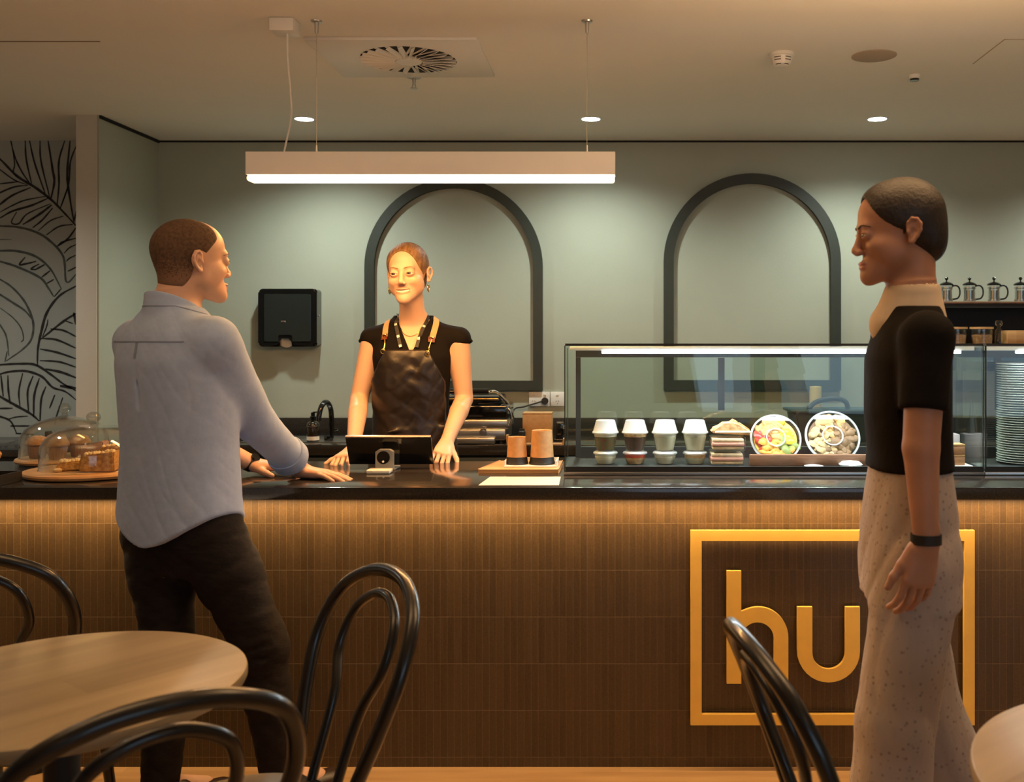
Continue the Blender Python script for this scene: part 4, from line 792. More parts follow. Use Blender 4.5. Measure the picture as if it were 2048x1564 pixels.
class Sdf:
    def __init__(s,lo,hi,c,fine=()):
        s.ax=[axis_(lo[i],hi[i],c,[(f[0][i],f[1][i],f[2]) for f in fine]) for i in range(3)]
        s.D=np.full([len(a) for a in s.ax],.06,np.float32)
    def add(s,prim,k=.01,op='u',fr=None):
        fn,lo,hi=prim; fr=fr or Fr(); pad=k+.03
        cs=np.array([fr.w((x,y,z)) for x in (lo[0],hi[0]) for y in (lo[1],hi[1]) for z in (lo[2],hi[2])])
        a,b=cs.min(0)-pad,cs.max(0)+pad
        if op=='i': a,b=a*0-99,b*0+99
        I=[slice(int(np.searchsorted(s.ax[i],a[i])),int(np.searchsorted(s.ax[i],b[i]))) for i in range(3)]
        X,Y,Z=[s.ax[i][I[i]].astype(np.float32) for i in range(3)]
        if 0 in (len(X),len(Y),len(Z)): return s
        q=[X[:,None,None]-fr.t[0],Y[None,:,None]-fr.t[1],Z[None,None,:]-fr.t[2]]
        L=[sum(q[j]*fr.R[j,i] for j in range(3))/fr.sc for i in range(3)]
        d=(fn(*L)*fr.sc).astype(np.float32); D=s.D[I[0],I[1],I[2]]
        if op=='u':
            h=np.maximum(k-np.abs(D-d),0)/max(k,1e-6); D[...]=np.minimum(D,d)-h*h*k/4
        else:
            e=-d if op=='s' else d
            h=np.maximum(k-np.abs(D-e),0)/max(k,1e-6); D[...]=np.maximum(D,e)+h*h*k/4
        return s
    def warp(s,amp,f,lo=None,hi=None,fr=None):
        fr=fr or Fr(); q=[s.ax[0].astype(np.float32)[:,None,None]-fr.t[0],s.ax[1].astype(np.float32)[None,:,None]-fr.t[1],s.ax[2].astype(np.float32)[None,None,:]-fr.t[2]]
        L=[sum(q[j]*fr.R[j,i] for j in range(3)) for i in range(3)]
        s.D+=(amp*f(*L)).astype(np.float32); return s
    def cutend(s,c,d,r=.11):
        c=np.array(c,float); d=np.array(d,float)
        s.add(func(lambda x,y,z: np.maximum(-((x-c[0])*d[0]+(y-c[1])*d[1]+(z-c[2])*d[2]),np.sqrt((x-c[0])**2+(y-c[1])**2+(z-c[2])**2)-r),c-r,c+r),.002,'s'); return s
    def mesh(s,name,mats,base,parent=None,face=None):
        D=s.D.copy()
        for i in range(3):
            sl=[slice(None)]*3; sl[i]=0; D[tuple(sl)]=.05; sl[i]=-1; D[tuple(sl)]=.05
        S_=D<0; n=D.shape
        c=np.zeros([k-1 for k in n],np.int8)
        off=[(i,j,k) for i in (0,1) for j in (0,1) for k in (0,1)]
        for i,j,k in off: c+=S_[i:n[0]-1+i,j:n[1]-1+j,k:n[2]-1+k]
        mk=(c>0)&(c<8); idx=np.full(mk.shape,-1,np.int32); cells=np.argwhere(mk); idx[mk]=np.arange(len(cells))
        pos=np.zeros((len(cells),3)); cnt=np.zeros(len(cells)); co=[s.ax[i] for i in range(3)]
        for a in off:
            for d in range(3):
                if a[d]: continue
                b=list(a); b[d]=1; ca=cells+np.array(a); cb=cells+np.array(b)
                va=D[ca[:,0],ca[:,1],ca[:,2]]; vb=D[cb[:,0],cb[:,1],cb[:,2]]; x=(va<0)!=(vb<0)
                t=np.where(x,va/np.where(x,va-vb,1),0)
                pa=np.stack([co[i][ca[:,i]] for i in range(3)],1); pb=np.stack([co[i][cb[:,i]] for i in range(3)],1)
                pos+=(pa+(pb-pa)*t[:,None])*x[:,None]; cnt+=x
        pos/=cnt[:,None]; F_=[]
        for d in range(3):
            e=[slice(0,n[i]) for i in range(3)]; f=list(e); e[d]=slice(0,n[d]-1); f[d]=slice(1,n[d])
            A,Bb=S_[tuple(e)],S_[tuple(f)]; X=np.argwhere(A!=Bb); u,v=[(1,2),(2,0),(0,1)][d]
            X=X[(X[:,u]>0)&(X[:,v]>0)&(X[:,u]<n[u]-1)&(X[:,v]<n[v]-1)]
            ins=A[X[:,0],X[:,1],X[:,2]]
            def g(du,dv):
                Y=X.copy(); Y[:,u]-=du; Y[:,v]-=dv; return idx[Y[:,0],Y[:,1],Y[:,2]]
            q=np.stack([g(1,1),g(0,1),g(0,0),g(1,0)],1); q[~ins]=q[~ins][:,::-1]; F_.append(q)
        Fc=np.concatenate(F_); Fc=Fc[(Fc>=0).all(1)]
        base=np.array(base,float); P_=pos-base
        me=bpy.data.meshes.new(name); me.vertices.add(len(P_)); me.vertices.foreach_set('co',P_.astype(np.float32).ravel())
        me.loops.add(len(Fc)*4); me.loops.foreach_set('vertex_index',Fc.astype(np.int32).ravel())
        me.polygons.add(len(Fc)); me.polygons.foreach_set('loop_start',np.arange(0,len(Fc)*4,4,dtype=np.int32))
        me.update(calc_edges=True); me.validate()
        for m in (mats if isinstance(mats,(list,tuple)) else [mats]): me.materials.append(m)
        me.polygons.foreach_set('use_smooth',[True]*len(me.polygons))
        if face and len(me.polygons)==len(Fc):
            cc=pos[Fc].mean(1); me.polygons.foreach_set('material_index',face(cc).astype(np.int32))
        o=bpy.data.objects.new(name,me); link(o,parent)
        if parent is None: o.location=base
        s.pos=pos; s.F=Fc
        return o
    def bvh(s): return BVHTree.FromPolygons([tuple(p) for p in s.pos],[tuple(int(i) for i in f) for f in s.F])
def cone(a,b,r1,r2,sq=None):
    a,b=np.array(a,float),np.array(b,float); ba=b-a; L=max(float(ba@ba),1e-9)
    if sq: n_=np.array(sq[0],float); n_/=np.linalg.norm(n_); f=sq[1]
    def fn(x,y,z):
        x,y,z=x-a[0],y-a[1],z-a[2]
        h=np.clip((x*ba[0]+y*ba[1]+z*ba[2])/L,0,1); x,y,z=x-h*ba[0],y-h*ba[1],z-h*ba[2]
        if sq:
            e=(x*n_[0]+y*n_[1]+z*n_[2])*(f-1); x,y,z=x+e*n_[0],y+e*n_[1],z+e*n_[2]
        return np.sqrt(x*x+y*y+z*z)-(r1+(r2-r1)*h)
    r=max(r1,r2); return fn,np.minimum(a,b)-r,np.maximum(a,b)+r
def ell(c,r):
    c,r=np.array(c,float),np.array(r,float)
    def fn(x,y,z):
        x,y,z=x-c[0],y-c[1],z-c[2]
        k0=np.sqrt((x/r[0])**2+(y/r[1])**2+(z/r[2])**2); k1=np.sqrt((x/r[0]**2)**2+(y/r[1]**2)**2+(z/r[2]**2)**2)
        return k0*(k0-1)/np.maximum(k1,1e-6)
    return fn,c-r,c+r
def loft(R,n=2.3,zcut=None):
    """rings (z,cx,cy,a,b) along local z"""
    R=np.array(R,float); R=R[np.argsort(R[:,0])]
    zz=np.linspace(R[0,0],R[-1,0],80); 
    def sm(col):
        v=np.interp(zz,R[:,0],R[:,col]); k=np.array([1,2,3,2,1])/9; return np.convolve(np.pad(v,2,mode='edge'),k,'valid')
    cols=[sm(i) for i in (1,2,3,4)]
    def fn(x,y,z):
        cx,cy,a,b=[np.interp(z,zz,c) for c in cols]
        u,v=np.abs(x-cx)/a,np.abs(y-cy)/b
        d=((u**n+v**n)**(1/n)-1)*np.minimum(a,b)
        return np.maximum(d,np.maximum(R[0,0]-z,z-R[-1,0]))
    return fn,(min(R[:,1]-R[:,3]),min(R[:,2]-R[:,4]),R[0,0]),(max(R[:,1]+R[:,3]),max(R[:,2]+R[:,4]),R[-1,0])
def func(f,lo=(-9,-9,-9),hi=(9,9,9)): return f,np.array(lo,float),np.array(hi,float)
def head(s,fr,fem=False,smile=False):
    A=lambda p,k=.012,op='u': s.add(p,k,op,fr)
    A(ell((0,-.010 if fem else -.014,.036),(.074,.090 if fem else .096,.083)),.01); A(ell((0,.028,.045),(.060,.060,.056)),.03); A(ell((0,.025,-.03),(.053 if fem else .057,.061,.073)),.03)
    j=.041 if fem else .050
    for s_ in (-1,1):
        A(cone((j*s_,.005,-.053),((.012 if fem else .016)*s_,.074,-.099),.018,.014),.025)
        A(ell((.040*s_,.060,-.030),(.020,.022,.018)),.025)
        A(ell((.050*s_,.030,-.045),(.016,.03,.03)),.02)
    A(ell((0,.064,-.078),(.027 if fem else .031,.028,.030)),.025); A(ell((0,.083,-.103),(.013 if fem else .017,.012,.013)),.018)
    A(cone((-.034,.082,.018),(.034,.082,.018),.009,.009),.022)
    for s_ in (-1,1):
        A(ell((.031*s_,.100,-.000),(.017,.012,.012)),.016,'s')
        A(ell((.031*s_,.0805,-.001),(.0175,.0162,.0150)),.006)
        for q in range(5):
            u_=(q-2)/2; A(ell(((.0312+.0100*u_)*s_,.0990-.003*abs(u_)-.004*max(u_,0),(-.0022 if smile else -.0015)+.0008*u_),(.0048,.0105,.0050 if abs(u_)<.4 else (.0040 if abs(u_)<.8 else .0020))),.0012,'s')
    A(cone((0,.088,.010),(0,.102,-.030),.007,.0095),.012); A(ell((0,.104,-.035),(.0105,.011,.0095)),.008)
    for s_ in (-1,1): A(ell((.0125*s_,.098,-.040),(.0075,.010,.007)),.006); A(ell((.006*s_,.104,-.0465),(.0035,.006,.003)),.003,'s')
    w=.030 if smile else .023
    if smile:
        ly=lambda x:.0925-.0100*(x/.028)**2
        up=[(x,ly(x)-.0005,-.0640+6.0*x*x) for x in np.linspace(-.030,.030,9)]; lo_=[(x,ly(x)-.0015,-.0795+14*x*x) for x in np.linspace(-.027,.027,9)]
        for P0 in (up,lo_):
            for q in range(8):
                ra_=.0016+.0026*(1-abs((q)/4-1)**2); rb_=.0016+.0026*(1-abs((q+1)/4-1)**2)
                if P0 is lo_: ra_*=1.15; rb_*=1.15
                A(cone(P0[q],P0[q+1],ra_,rb_),.004)
        for x in np.linspace(-.024,.024,9): A(ell((x,ly(x)+.002,-.0712+9*x*x),(.0055,.0105,.0016+.0050*(1-(x/.027)**2))),.001,'s')
        for s_ in (-1,1): A(cone((.030*s_,.084,-.050),(.034*s_,.078,-.066),.0025,.0015),.010,'s')
    else:
        A(ell((0,.092,-.067),(w,.009,.005)),.006); A(ell((0,.091,-.077),(w*.85,.009,.0055)),.006); A(cone((-w,.092,-.0715),(0,.103,-.0722),.001,.001),.003,'s'); A(cone((w,.092,-.0715),(0,.103,-.0722),.001,.001),.003,'s')
    for s_ in (-1,1):
        A(ell((.0770*s_,-.017,.000),(.0062,.0165,.025)),.006); A(ell((.0765*s_,-.010,-.026),(.0045,.008,.009)),.005)
        EP=[(.0765,-.004,.004,.0030),(.0790,-.006,.016,.0036),(.0830,-.014,.0245,.0040),(.0870,-.025,.022,.0042),(.0890,-.032,.010,.0042),(.0880,-.031,-.004,.0040),(.0840,-.024,-.017,.0038),(.0795,-.013,-.029,.0048),(.0765,-.007,-.030,.0040)]
        for q in range(8): A(cone((EP[q][0]*s_,)+EP[q][1:3],(EP[q+1][0]*s_,)+EP[q+1][1:3],EP[q][3],EP[q+1][3]),.003)
        A(cone((.0800*s_,-.020,.012),(.0800*s_,-.022,-.010),.0030,.0030),.003); A(ell((.0800*s_,-.004,-.006),(.0035,.004,.006)),.003)
        A(ell((.0845*s_,-.015,-.006),(.0060,.0065,.009)),.003,'s')
def eyeballs(fr,base,parent,look=(0,0)):
    for s_ in (-1,1):
        b=B(); a,e=look; R3=Matrix.Rotation(-a,4,'Z')@Matrix.Rotation(e,4,'X')@Matrix.Rotation(-PI/2,4,'X')
        r=.0128*fr.sc; lathe(b,[(0,-r)]+[(r*math.sin(t),-r*math.cos(t)) for t in np.linspace(.15,PI-.12,26)]+[(0,r)],28)
        for f in b.faces:
            z=f.calc_center_median().z/r; f.material_index=2 if z>.962 else (1 if z>.80 else 0)
        bmesh.ops.transform(b,matrix=R3,verts=b.verts)
        m=Matrix([list(fr.R[i])+[0] for i in range(3)]+[[0,0,0,1]]); bmesh.ops.transform(b,matrix=m,verts=b.verts)
        c=fr.w((.031*s_,.0812,-.0018))-np.array(base)
        obj('eye',b,[M['eyew'],M['iris'],M['blackgloss']],parent,loc=Vector(c))
def brows(fr,base,parent,m,y=.0945,z=.0195,w=.0026,sdf=None):
    b=B(); bv=sdf.bvh(); base=np.array(base)
    def on(x,z_):
        o=fr.w((x,.2,z_)); d=-fr.R[:,1]; r_=bv.ray_cast(Vector(o),Vector(d)); return np.array(r_[0])+np.array(r_[1])*.0008-base
    for s_ in (-1,1):
        pts=[on(.012*s_,z-.002),on(.020*s_,z+.001),on(.030*s_,z+.003),on(.040*s_,z+.0022),on(.048*s_,z-.003)]
        pp=smoothpath(pts,5); tube(b,pp,[w*fr.sc*(1-.6*i/len(pp)) for i in range(len(pp))],8)
    obj('eyebrow',b,m,parent)
def hand(s,wr,fx,nz,side,curl=(.15,.25,.2),spread=.09,thumb=.6,sc=1.0,tcurl=.3):
    """wr wrist point, fx finger direction, nz back-of-hand normal, side=+1 thumb on the +y side of the local frame (y = nz x fx)"""
    fx=np.array(fx,float); fx/=np.linalg.norm(fx); nz=np.array(nz,float); nz-=fx*(nz@fx); nz/=np.linalg.norm(nz); y=np.cross(nz,fx)
    fr=Fr(wr,fx,y,nz,sc); A=lambda p,k: s.add(p,k,'u',fr); e=side
    A(cone((-.03,0,0),(.012,0,-.001),.026,.025,((0,0,1),1.35)),.01)
    for q,yy in enumerate((.028,.010,-.010,-.027)):
        A(cone((.004,yy*.55*e,-.003),(.088-abs(q-1)*.004,yy*e,-.002),.014,.0115),.014)
    A(ell((.045,-.002*e,-.006),(.042,.034,.013)),.014)
    FL=[(.042,.026,.021),(.046,.029,.022),(.043,.027,.022),(.034,.021,.020)]; k1,k2,k3=curl
    for q,yy in enumerate((.030,.0105,-.0105,-.0295)):
        p=np.array([.088-abs(q-1)*.004-(.006 if q==3 else 0),yy*e,-.002]); a=(1.2-q)*spread*e*.8; el=0; r=.0096 if q<3 else .0084
        for L_,k_ in zip(FL[q],(k1,k2,k3)):
            el+=k_+(.06*q*k1); d=np.array([math.cos(el)*math.cos(a),math.cos(el)*math.sin(a),-math.sin(el)]); p2=p+d*L_
            A(cone(p,p2,r,r*.90),.003); r*=.90; p=p2
    p=np.array([.018,.026*e,-.008]); a=thumb*e; el=.12; r=.0135
    for L_,k_ in ((.040,0),(.032,tcurl),(.026,tcurl)):
        d=np.array([math.cos(a)*math.cos(el),math.sin(a)*math.cos(el),-math.sin(el)]); p2=p+d*L_; A(cone(p,p2,r,r*.85),.006 if L_<.04 else .014); r*=.85; p=p2; a-=k_*.6*e; el+=k_*.3
    return fr
V3=lambda p: np.array(p,float)
def Pn(px,py,d): return np.array(P(px,py,d))

# ================= the man at the counter
def man():
    th=63; hip=np.array([(360-PX)/F*3.0,3.0,0.]); tf_=yawframe(hip,th)
    hf=yawframe(Pn(376,519,3.0)+np.array([.010,0,-.006]),47,1.05,-2)
    base=np.array([hip[0],hip[1],0.0])
    rs=tf_.w((.168,-.018,1.392)); ls=tf_.w((-.162,-.018,1.388))
    re=Pn(512,846,3.13); rw=Pn(604,946,3.405); rw[2]=max(rw[2],.948)
    le=np.array([-1.52,3.31,1.13]); lw=np.array([(506-PX)/F*3.50,3.50,.957])
    rh=tf_.w((.092,.01,.86)); lh=tf_.w((-.092,.0,.86)); rk=Pn(521,1290,2.97); lk=Pn(336,1290,2.98)
    ra=np.array([-1.02,2.985,.085]); la=np.array([(322-PX)/F*2.93,2.93,.085])
    torso=[(.70,0,.0,.13,.085),(.80,0,-.0,.165,.115),(.92,0,.0,.160,.11),(1.08,0,.005,.150,.105),(1.25,0,.005,.165,.112),(1.37,0,-.01,.175,.105),(1.43,0,-.02,.15,.085),(1.48,0,-.02,.085,.065),(1.53,0,-.01,.055,.058)]
    hc=hf.w((0,0,0)); hw_=[rw+(.08,-.04,0),lw+(.09,-.02,0)]
    fine=[(hc-.14,hc+.14,.0022),(hf.w((0,.07,-.03))-.055,hf.w((0,.07,-.03))+.055,.0015)]+[(c-np.array([.11,.08,.05]),c+np.array([.13,.08,.05]),.0024) for c in hw_]
    s=Sdf((-1.85,2.60,0.0),(-.85,3.65,1.80),.008,fine)
    s.add(loft(torso),.02,fr=tf_); head(s,hf)
    nb=tf_.w((0,-.025,1.47)); s.add(cone(nb,hf.w((0,-.032,-.055)),.064,.058),.02)
    for a,e_,w_ in ((rs,re,rw),(ls,le,lw)): s.add(cone(a,e_,.052,.042),.03); s.add(cone(e_,w_,.043,.028),.008)
    m1=e_=None
    for a,k_,n_ in ((rh,rk,ra),(lh,lk,la)): s.add(cone(a,k_,.085,.055),.03); s.add(cone(k_,n_,.055,.038),.03); s.add(cone(n_,n_+np.array([.09,.09,-.04]),.035,.03),.02)
    hand(s,rw,(.165,-.050,-.012),(0,.05,1),+1,curl=(.10,.12,.08),spread=.07,thumb=.55)
    hand(s,lw+(.005,0,0),(.17,-.030,-.006),(0,-.05,1),-1,curl=(.12,.15,.1),spread=.06,thumb=.5)
    def face(c):
        L=((c-hf.t)@hf.R)/hf.sc; o=np.zeros(len(c)); lip=(np.abs(L[:,0])<.022)&(L[:,1]>.086)&(((L[:,2]+.072)/.0095)**2+(L[:,0]/.024)**2<1); o[lip]=1; return o
    body=s.mesh('person',[M['skin'],M['lips']],base,face=face)
    tag(body,'person with cropped hair in a pale blue shirt and dark jeans, leaning on the counter','person')
    eyeballs(hf,base,body); brows(hf,base,body,M['brow'],sdf=s)
    # hair
    h=Sdf(hc-.15,hc+.15,.003); h.add(ell((0,-.014,.036),(.0762,.0982,.0852)),.01,fr=hf); h.add(ell((0,.028,.045),(.0612,.0612,.0572)),.03,fr=hf); h.add(cone((0,-.032,-.055),(0,-.032,-.02),.0598,.0598),.03,fr=hf)
    def hl(x,y,z):
        r=np.sqrt((x/.060)**2+(z/.100)**2); ov=np.where(y>.004,(1-r)*.06,-.02)
        return np.maximum(ov,np.interp(y,[-.05,-.028,-.004,.012,.03,.06],[-.082,-.055,.018,.010,.030,.06])-z)
    h.add(func(hl),.022,'i',fr=hf)
    for s_ in (-1,1): h.add(ell((.083*s_,-.014,-.002),(.02,.019,.028)),.004,'s',fr=hf)
    def fade(c):
        L=((c-hf.t)@hf.R)/hf.sc; rg_=np.random.default_rng(2); v=L[:,2]+.018*rg_.normal(size=len(c)); o=np.zeros(len(c)); o[v<-.022]=1; return o
    h.mesh('cropped_hair',[M['hairb'],mat('clipped_hair_fade',(.17,.095,.058),.85)],base,body,face=fade)
    # shirt
    t=Sdf((-1.85,2.60,.70),(-.85,3.60,1.62),.0055,[(tf_.w((0,0,1.52))-.12,tf_.w((0,0,1.52))+.12,.0028),(re+(rw-re)*.70-.07,re+(rw-re)*.70+.07,.0028)])
    sh_=[(.74,0,.0,.206,.150),(.85,0,.0,.202,.145),(.97,0,.0,.190,.137),(1.08,0,.0,.184,.134),(1.22,0,-.004,.190,.138),(1.33,0,-.014,.194,.134),(1.41,0,-.02,.170,.114),(1.455,0,-.022,.126,.090),(1.49,0,-.02,.085,.072)]
    t.add(loft(sh_,2.4),.02,fr=tf_)
    for sgn in (-1,1): t.add(ell((.158*sgn,-.018,1.385),(.060,.060,.060)),.05,fr=tf_)
    rcf=re+(rw-re)*.66; lcf=le+(lw-le)*.55
    t.add(cone(rs,re,.067,.062),.035); t.add(cone(re,rcf,.062,.054),.012)
    t.add(cone(ls,le,.062,.056),.035); t.add(cone(le,lcf,.058,.050),.012)
    for e0,w0,c0_ in ((re,rw,rcf),(le,lw,lcf)):
        d=(w0-e0)/np.linalg.norm(w0-e0); t.add(cone(c0_-d*.020,c0_+d*.03,.0585,.0575),.002)
        t.cutend(c0_+d*.026,d); t.add(cone(c0_+d*.045,c0_+d*.12,.046,.046),.002,'s')
    # folds
    def folds(x,y,z):
        a=np.sin(z*26+x*17+2.2*np.sin(x*13+y*9)+1.3*np.sin(z*9)); b_=np.sin(x*38+y*21+z*11+2.0*np.sin(z*13+1)); c_=np.sin(z*61-x*33+2*np.sin(y*27))
        return (1-np.abs(a))**2*1.0+(1-np.abs(b_))**2*.8+(1-np.abs(c_))**2*.35
    t.warp(.0008,folds,fr=tf_)
    # back pleat and yoke seam
    t.add(cone(tf_.w((-.012,-.128,1.375)),tf_.w((-.002,-.142,1.20)),.004,.002),.012,'s')
    # collar
    ca=tf_.w((0,-.052,1.482)); cb=tf_.w((0,-.060,1.535)); ax=hf.w((0,-.05,-.08))
    up=np.array([.02,.02,1.]); 
    t.add(cone(tf_.w((0,-.024,1.465)),tf_.w((0,-.028,1.520)),.086,.0765),.006)
    t.add(cone(tf_.w((.0,.055,1.425)),tf_.w((0,.03,1.475)),.045,.05),.02)
    t.add(func(lambda x,y,z: (z-(1.533-.42*(y+.09)))),.004,'i',fr=tf_)
    t.add(cone(tf_.w((0,-.024,1.48)),tf_.w((0,-.028,1.62)),.068,.070),.002,'s')
    # curved tails
    t.add(func(lambda x,y,z: (.796+.098*np.clip(np.abs(x-.02)/.185,0,1)**1.6-z),),.004,'i',fr=tf_)
    so_=t.mesh('shirt',M['shirt'],base,body); bv=t.bvh()
    def surf(pts,off=.001):
        out=[];nn=[]
        for p,d in pts:
            r_=bv.ray_cast(Vector(p),Vector(d)); 
            if r_[0] is not None: out.append(r_[0]+r_[1]*off-Vector(base)); nn.append(r_[1])
        return out,nn
    bk=tf_.R[:,1]
    b=B(); pts,nn=surf([(tf_.w((u,-.4,1.388+.0*u)),bk) for u in np.linspace(-.165,.145,30)]); ribbon(b,pts,nn,.0035,.0006); obj('yoke_seam',b,M['shirtd'],so_)
    b=B(); pts,nn=surf([(tf_.w((-.010,-.4,z)),bk) for z in np.linspace(1.386,1.34,8)]); ribbon(b,pts,nn,.009,.0015); obj('locker_loop',b,M['shirtd'],so_)
    b=B(); ang=np.linspace(0,PI*1.0,30)
    cc=tf_.w((0,-.028,1.5)); pts,nn=[],[]
    for a in np.linspace(-1.9,1.9,30):
        d=tf_.R@np.array([math.sin(a),-math.cos(a),0]); z=1.492-.30*max(0,(-math.cos(a)*.09+.05)); q,n_=surf([(cc*[1,1,0]+[0,0,z]+d*.3,-d)],.0008); pts+=q; nn+=n_
    ribbon(b,pts,nn,.003,.0006); obj('collar_seam',b,M['shirtd'],so_)
    for e0,w0,c0_ in ((re,rw,rcf),(le,lw,lcf)):
        d=(w0-e0)/np.linalg.norm(w0-e0); n1=np.cross(d,[0,0,1.]); n1/=np.linalg.norm(n1); n2=np.cross(d,n1); b=B(); rr=.0635 if e0 is re else .0600
        for o_,th_ in ((.026,.0035),(-.016,.0030)): tube(b,[Vector(c0_+d*(o_+.004*math.sin(3*a))+(n1*math.cos(a)+n2*math.sin(a))*(rr-.0035)-base) for a in [2*PI*i/48 for i in range(48)]],th_,8,closed=True)
        V=[[b.verts.new(Vector(c0_+d*(o_+.004*math.sin(3*a))+(n1*math.cos(a)+n2*math.sin(a))*rr-base)) for a in [2*PI*i/48 for i in range(48)]] for o_ in (-.016,.026)]
        for i in range(48): b.faces.new((V[0][i],V[0][(i+1)%48],V[1][(i+1)%48],V[1][i]))
        obj('cuff',b,M['shirt'],so_)
    # trousers
    j=Sdf((-1.75,2.6,.05),(-.80,3.4,1.05),.007)
    j.add(loft([(.70,0,0,.15,.10),(.80,0,0,.178,.125),(.92,0,0,.172,.12),(1.00,0,0,.165,.115)]),.02,fr=tf_)
    for a,k_,n_,kr in ((rh,rk,ra,.074),(lh,lk,la,.068)):
        j.add(cone(a+(0,0,-.02),a+(k_-a)*.45,.108,.094),.03); j.add(cone(a+(k_-a)*.45,k_,.094,kr+.003),.03); j.add(cone(k_,k_+(n_-k_)*.35,kr,.067),.04); j.add(cone(k_+(n_-k_)*.35,n_+(0,0,.03),.067,.056),.03)
    for q in range(6):
        z=rk[2]+.10-.035*q; j.add(cone(np.array([rk[0]+.075,rk[1]-.06,z]),np.array([rk[0]-.01,rk[1]-.085,z-.025]),.004,.003),.014,'s')
    j.warp(.003,lambda x,y,z:(1-np.abs(np.sin(z*45+x*20+2*np.sin(x*15+y*11))))**2+(1-np.abs(np.sin(z*24-x*26+1.5*np.sin(z*9))))**2,fr=tf_); j.mesh('jeans',M['jeans'],base,body)
    for n_,d in ((ra,np.array([.72,.69,0])),(la,np.array([.80,.60,0]))):
        q=Sdf(n_-.36,n_+.36,.006); q.add(cone(n_+(0,0,-.01)-d*.02,n_+d*.05+(0,0,-.03),.046,.042),.02); q.add(cone(n_-d*.05+(0,0,-.045),n_+d*.17+(0,0,-.05),.036,.040,((0,0,1),1.35)),.03)
        q.add(func(lambda x,y,z: .0015-z),.002,'i'); q.mesh('shoe',M['shoe'],base,body)
    # watch on the left wrist
    wd_=(lw-le)/np.linalg.norm(lw-le); wfr=Fr(lw-wd_*.012,wd_,np.cross([0,0,1.],wd_),np.cross(wd_,np.cross([0,0,1.],wd_)))
    b=B(); ring=[Vector(wfr.w((0,.0335*math.cos(a),.0325*math.sin(a)))-base) for a in [2*PI*i/40 for i in range(40)]]
    ribbon(b,ring+[ring[0]],[ (p-Vector(wfr.t-base)) for p in ring+[ring[0]]],.020,.003); wt=obj('watch_strap',b,M['blackmatt'],body)
    b=B(); cyl(b,(0,0),.016,0,.008,28); mm=Matrix([list(r)+[0] for r in wfr.R]+[[0,0,0,1]]); bmesh.ops.transform(b,matrix=Matrix.Translation(Vector(wfr.w((0,-.0235,.0235))-base))@mm@Matrix.Rotation(PI/4,4,'X'),verts=b.verts); obj('watch_face',b,M['blackgloss'],wt)
man()

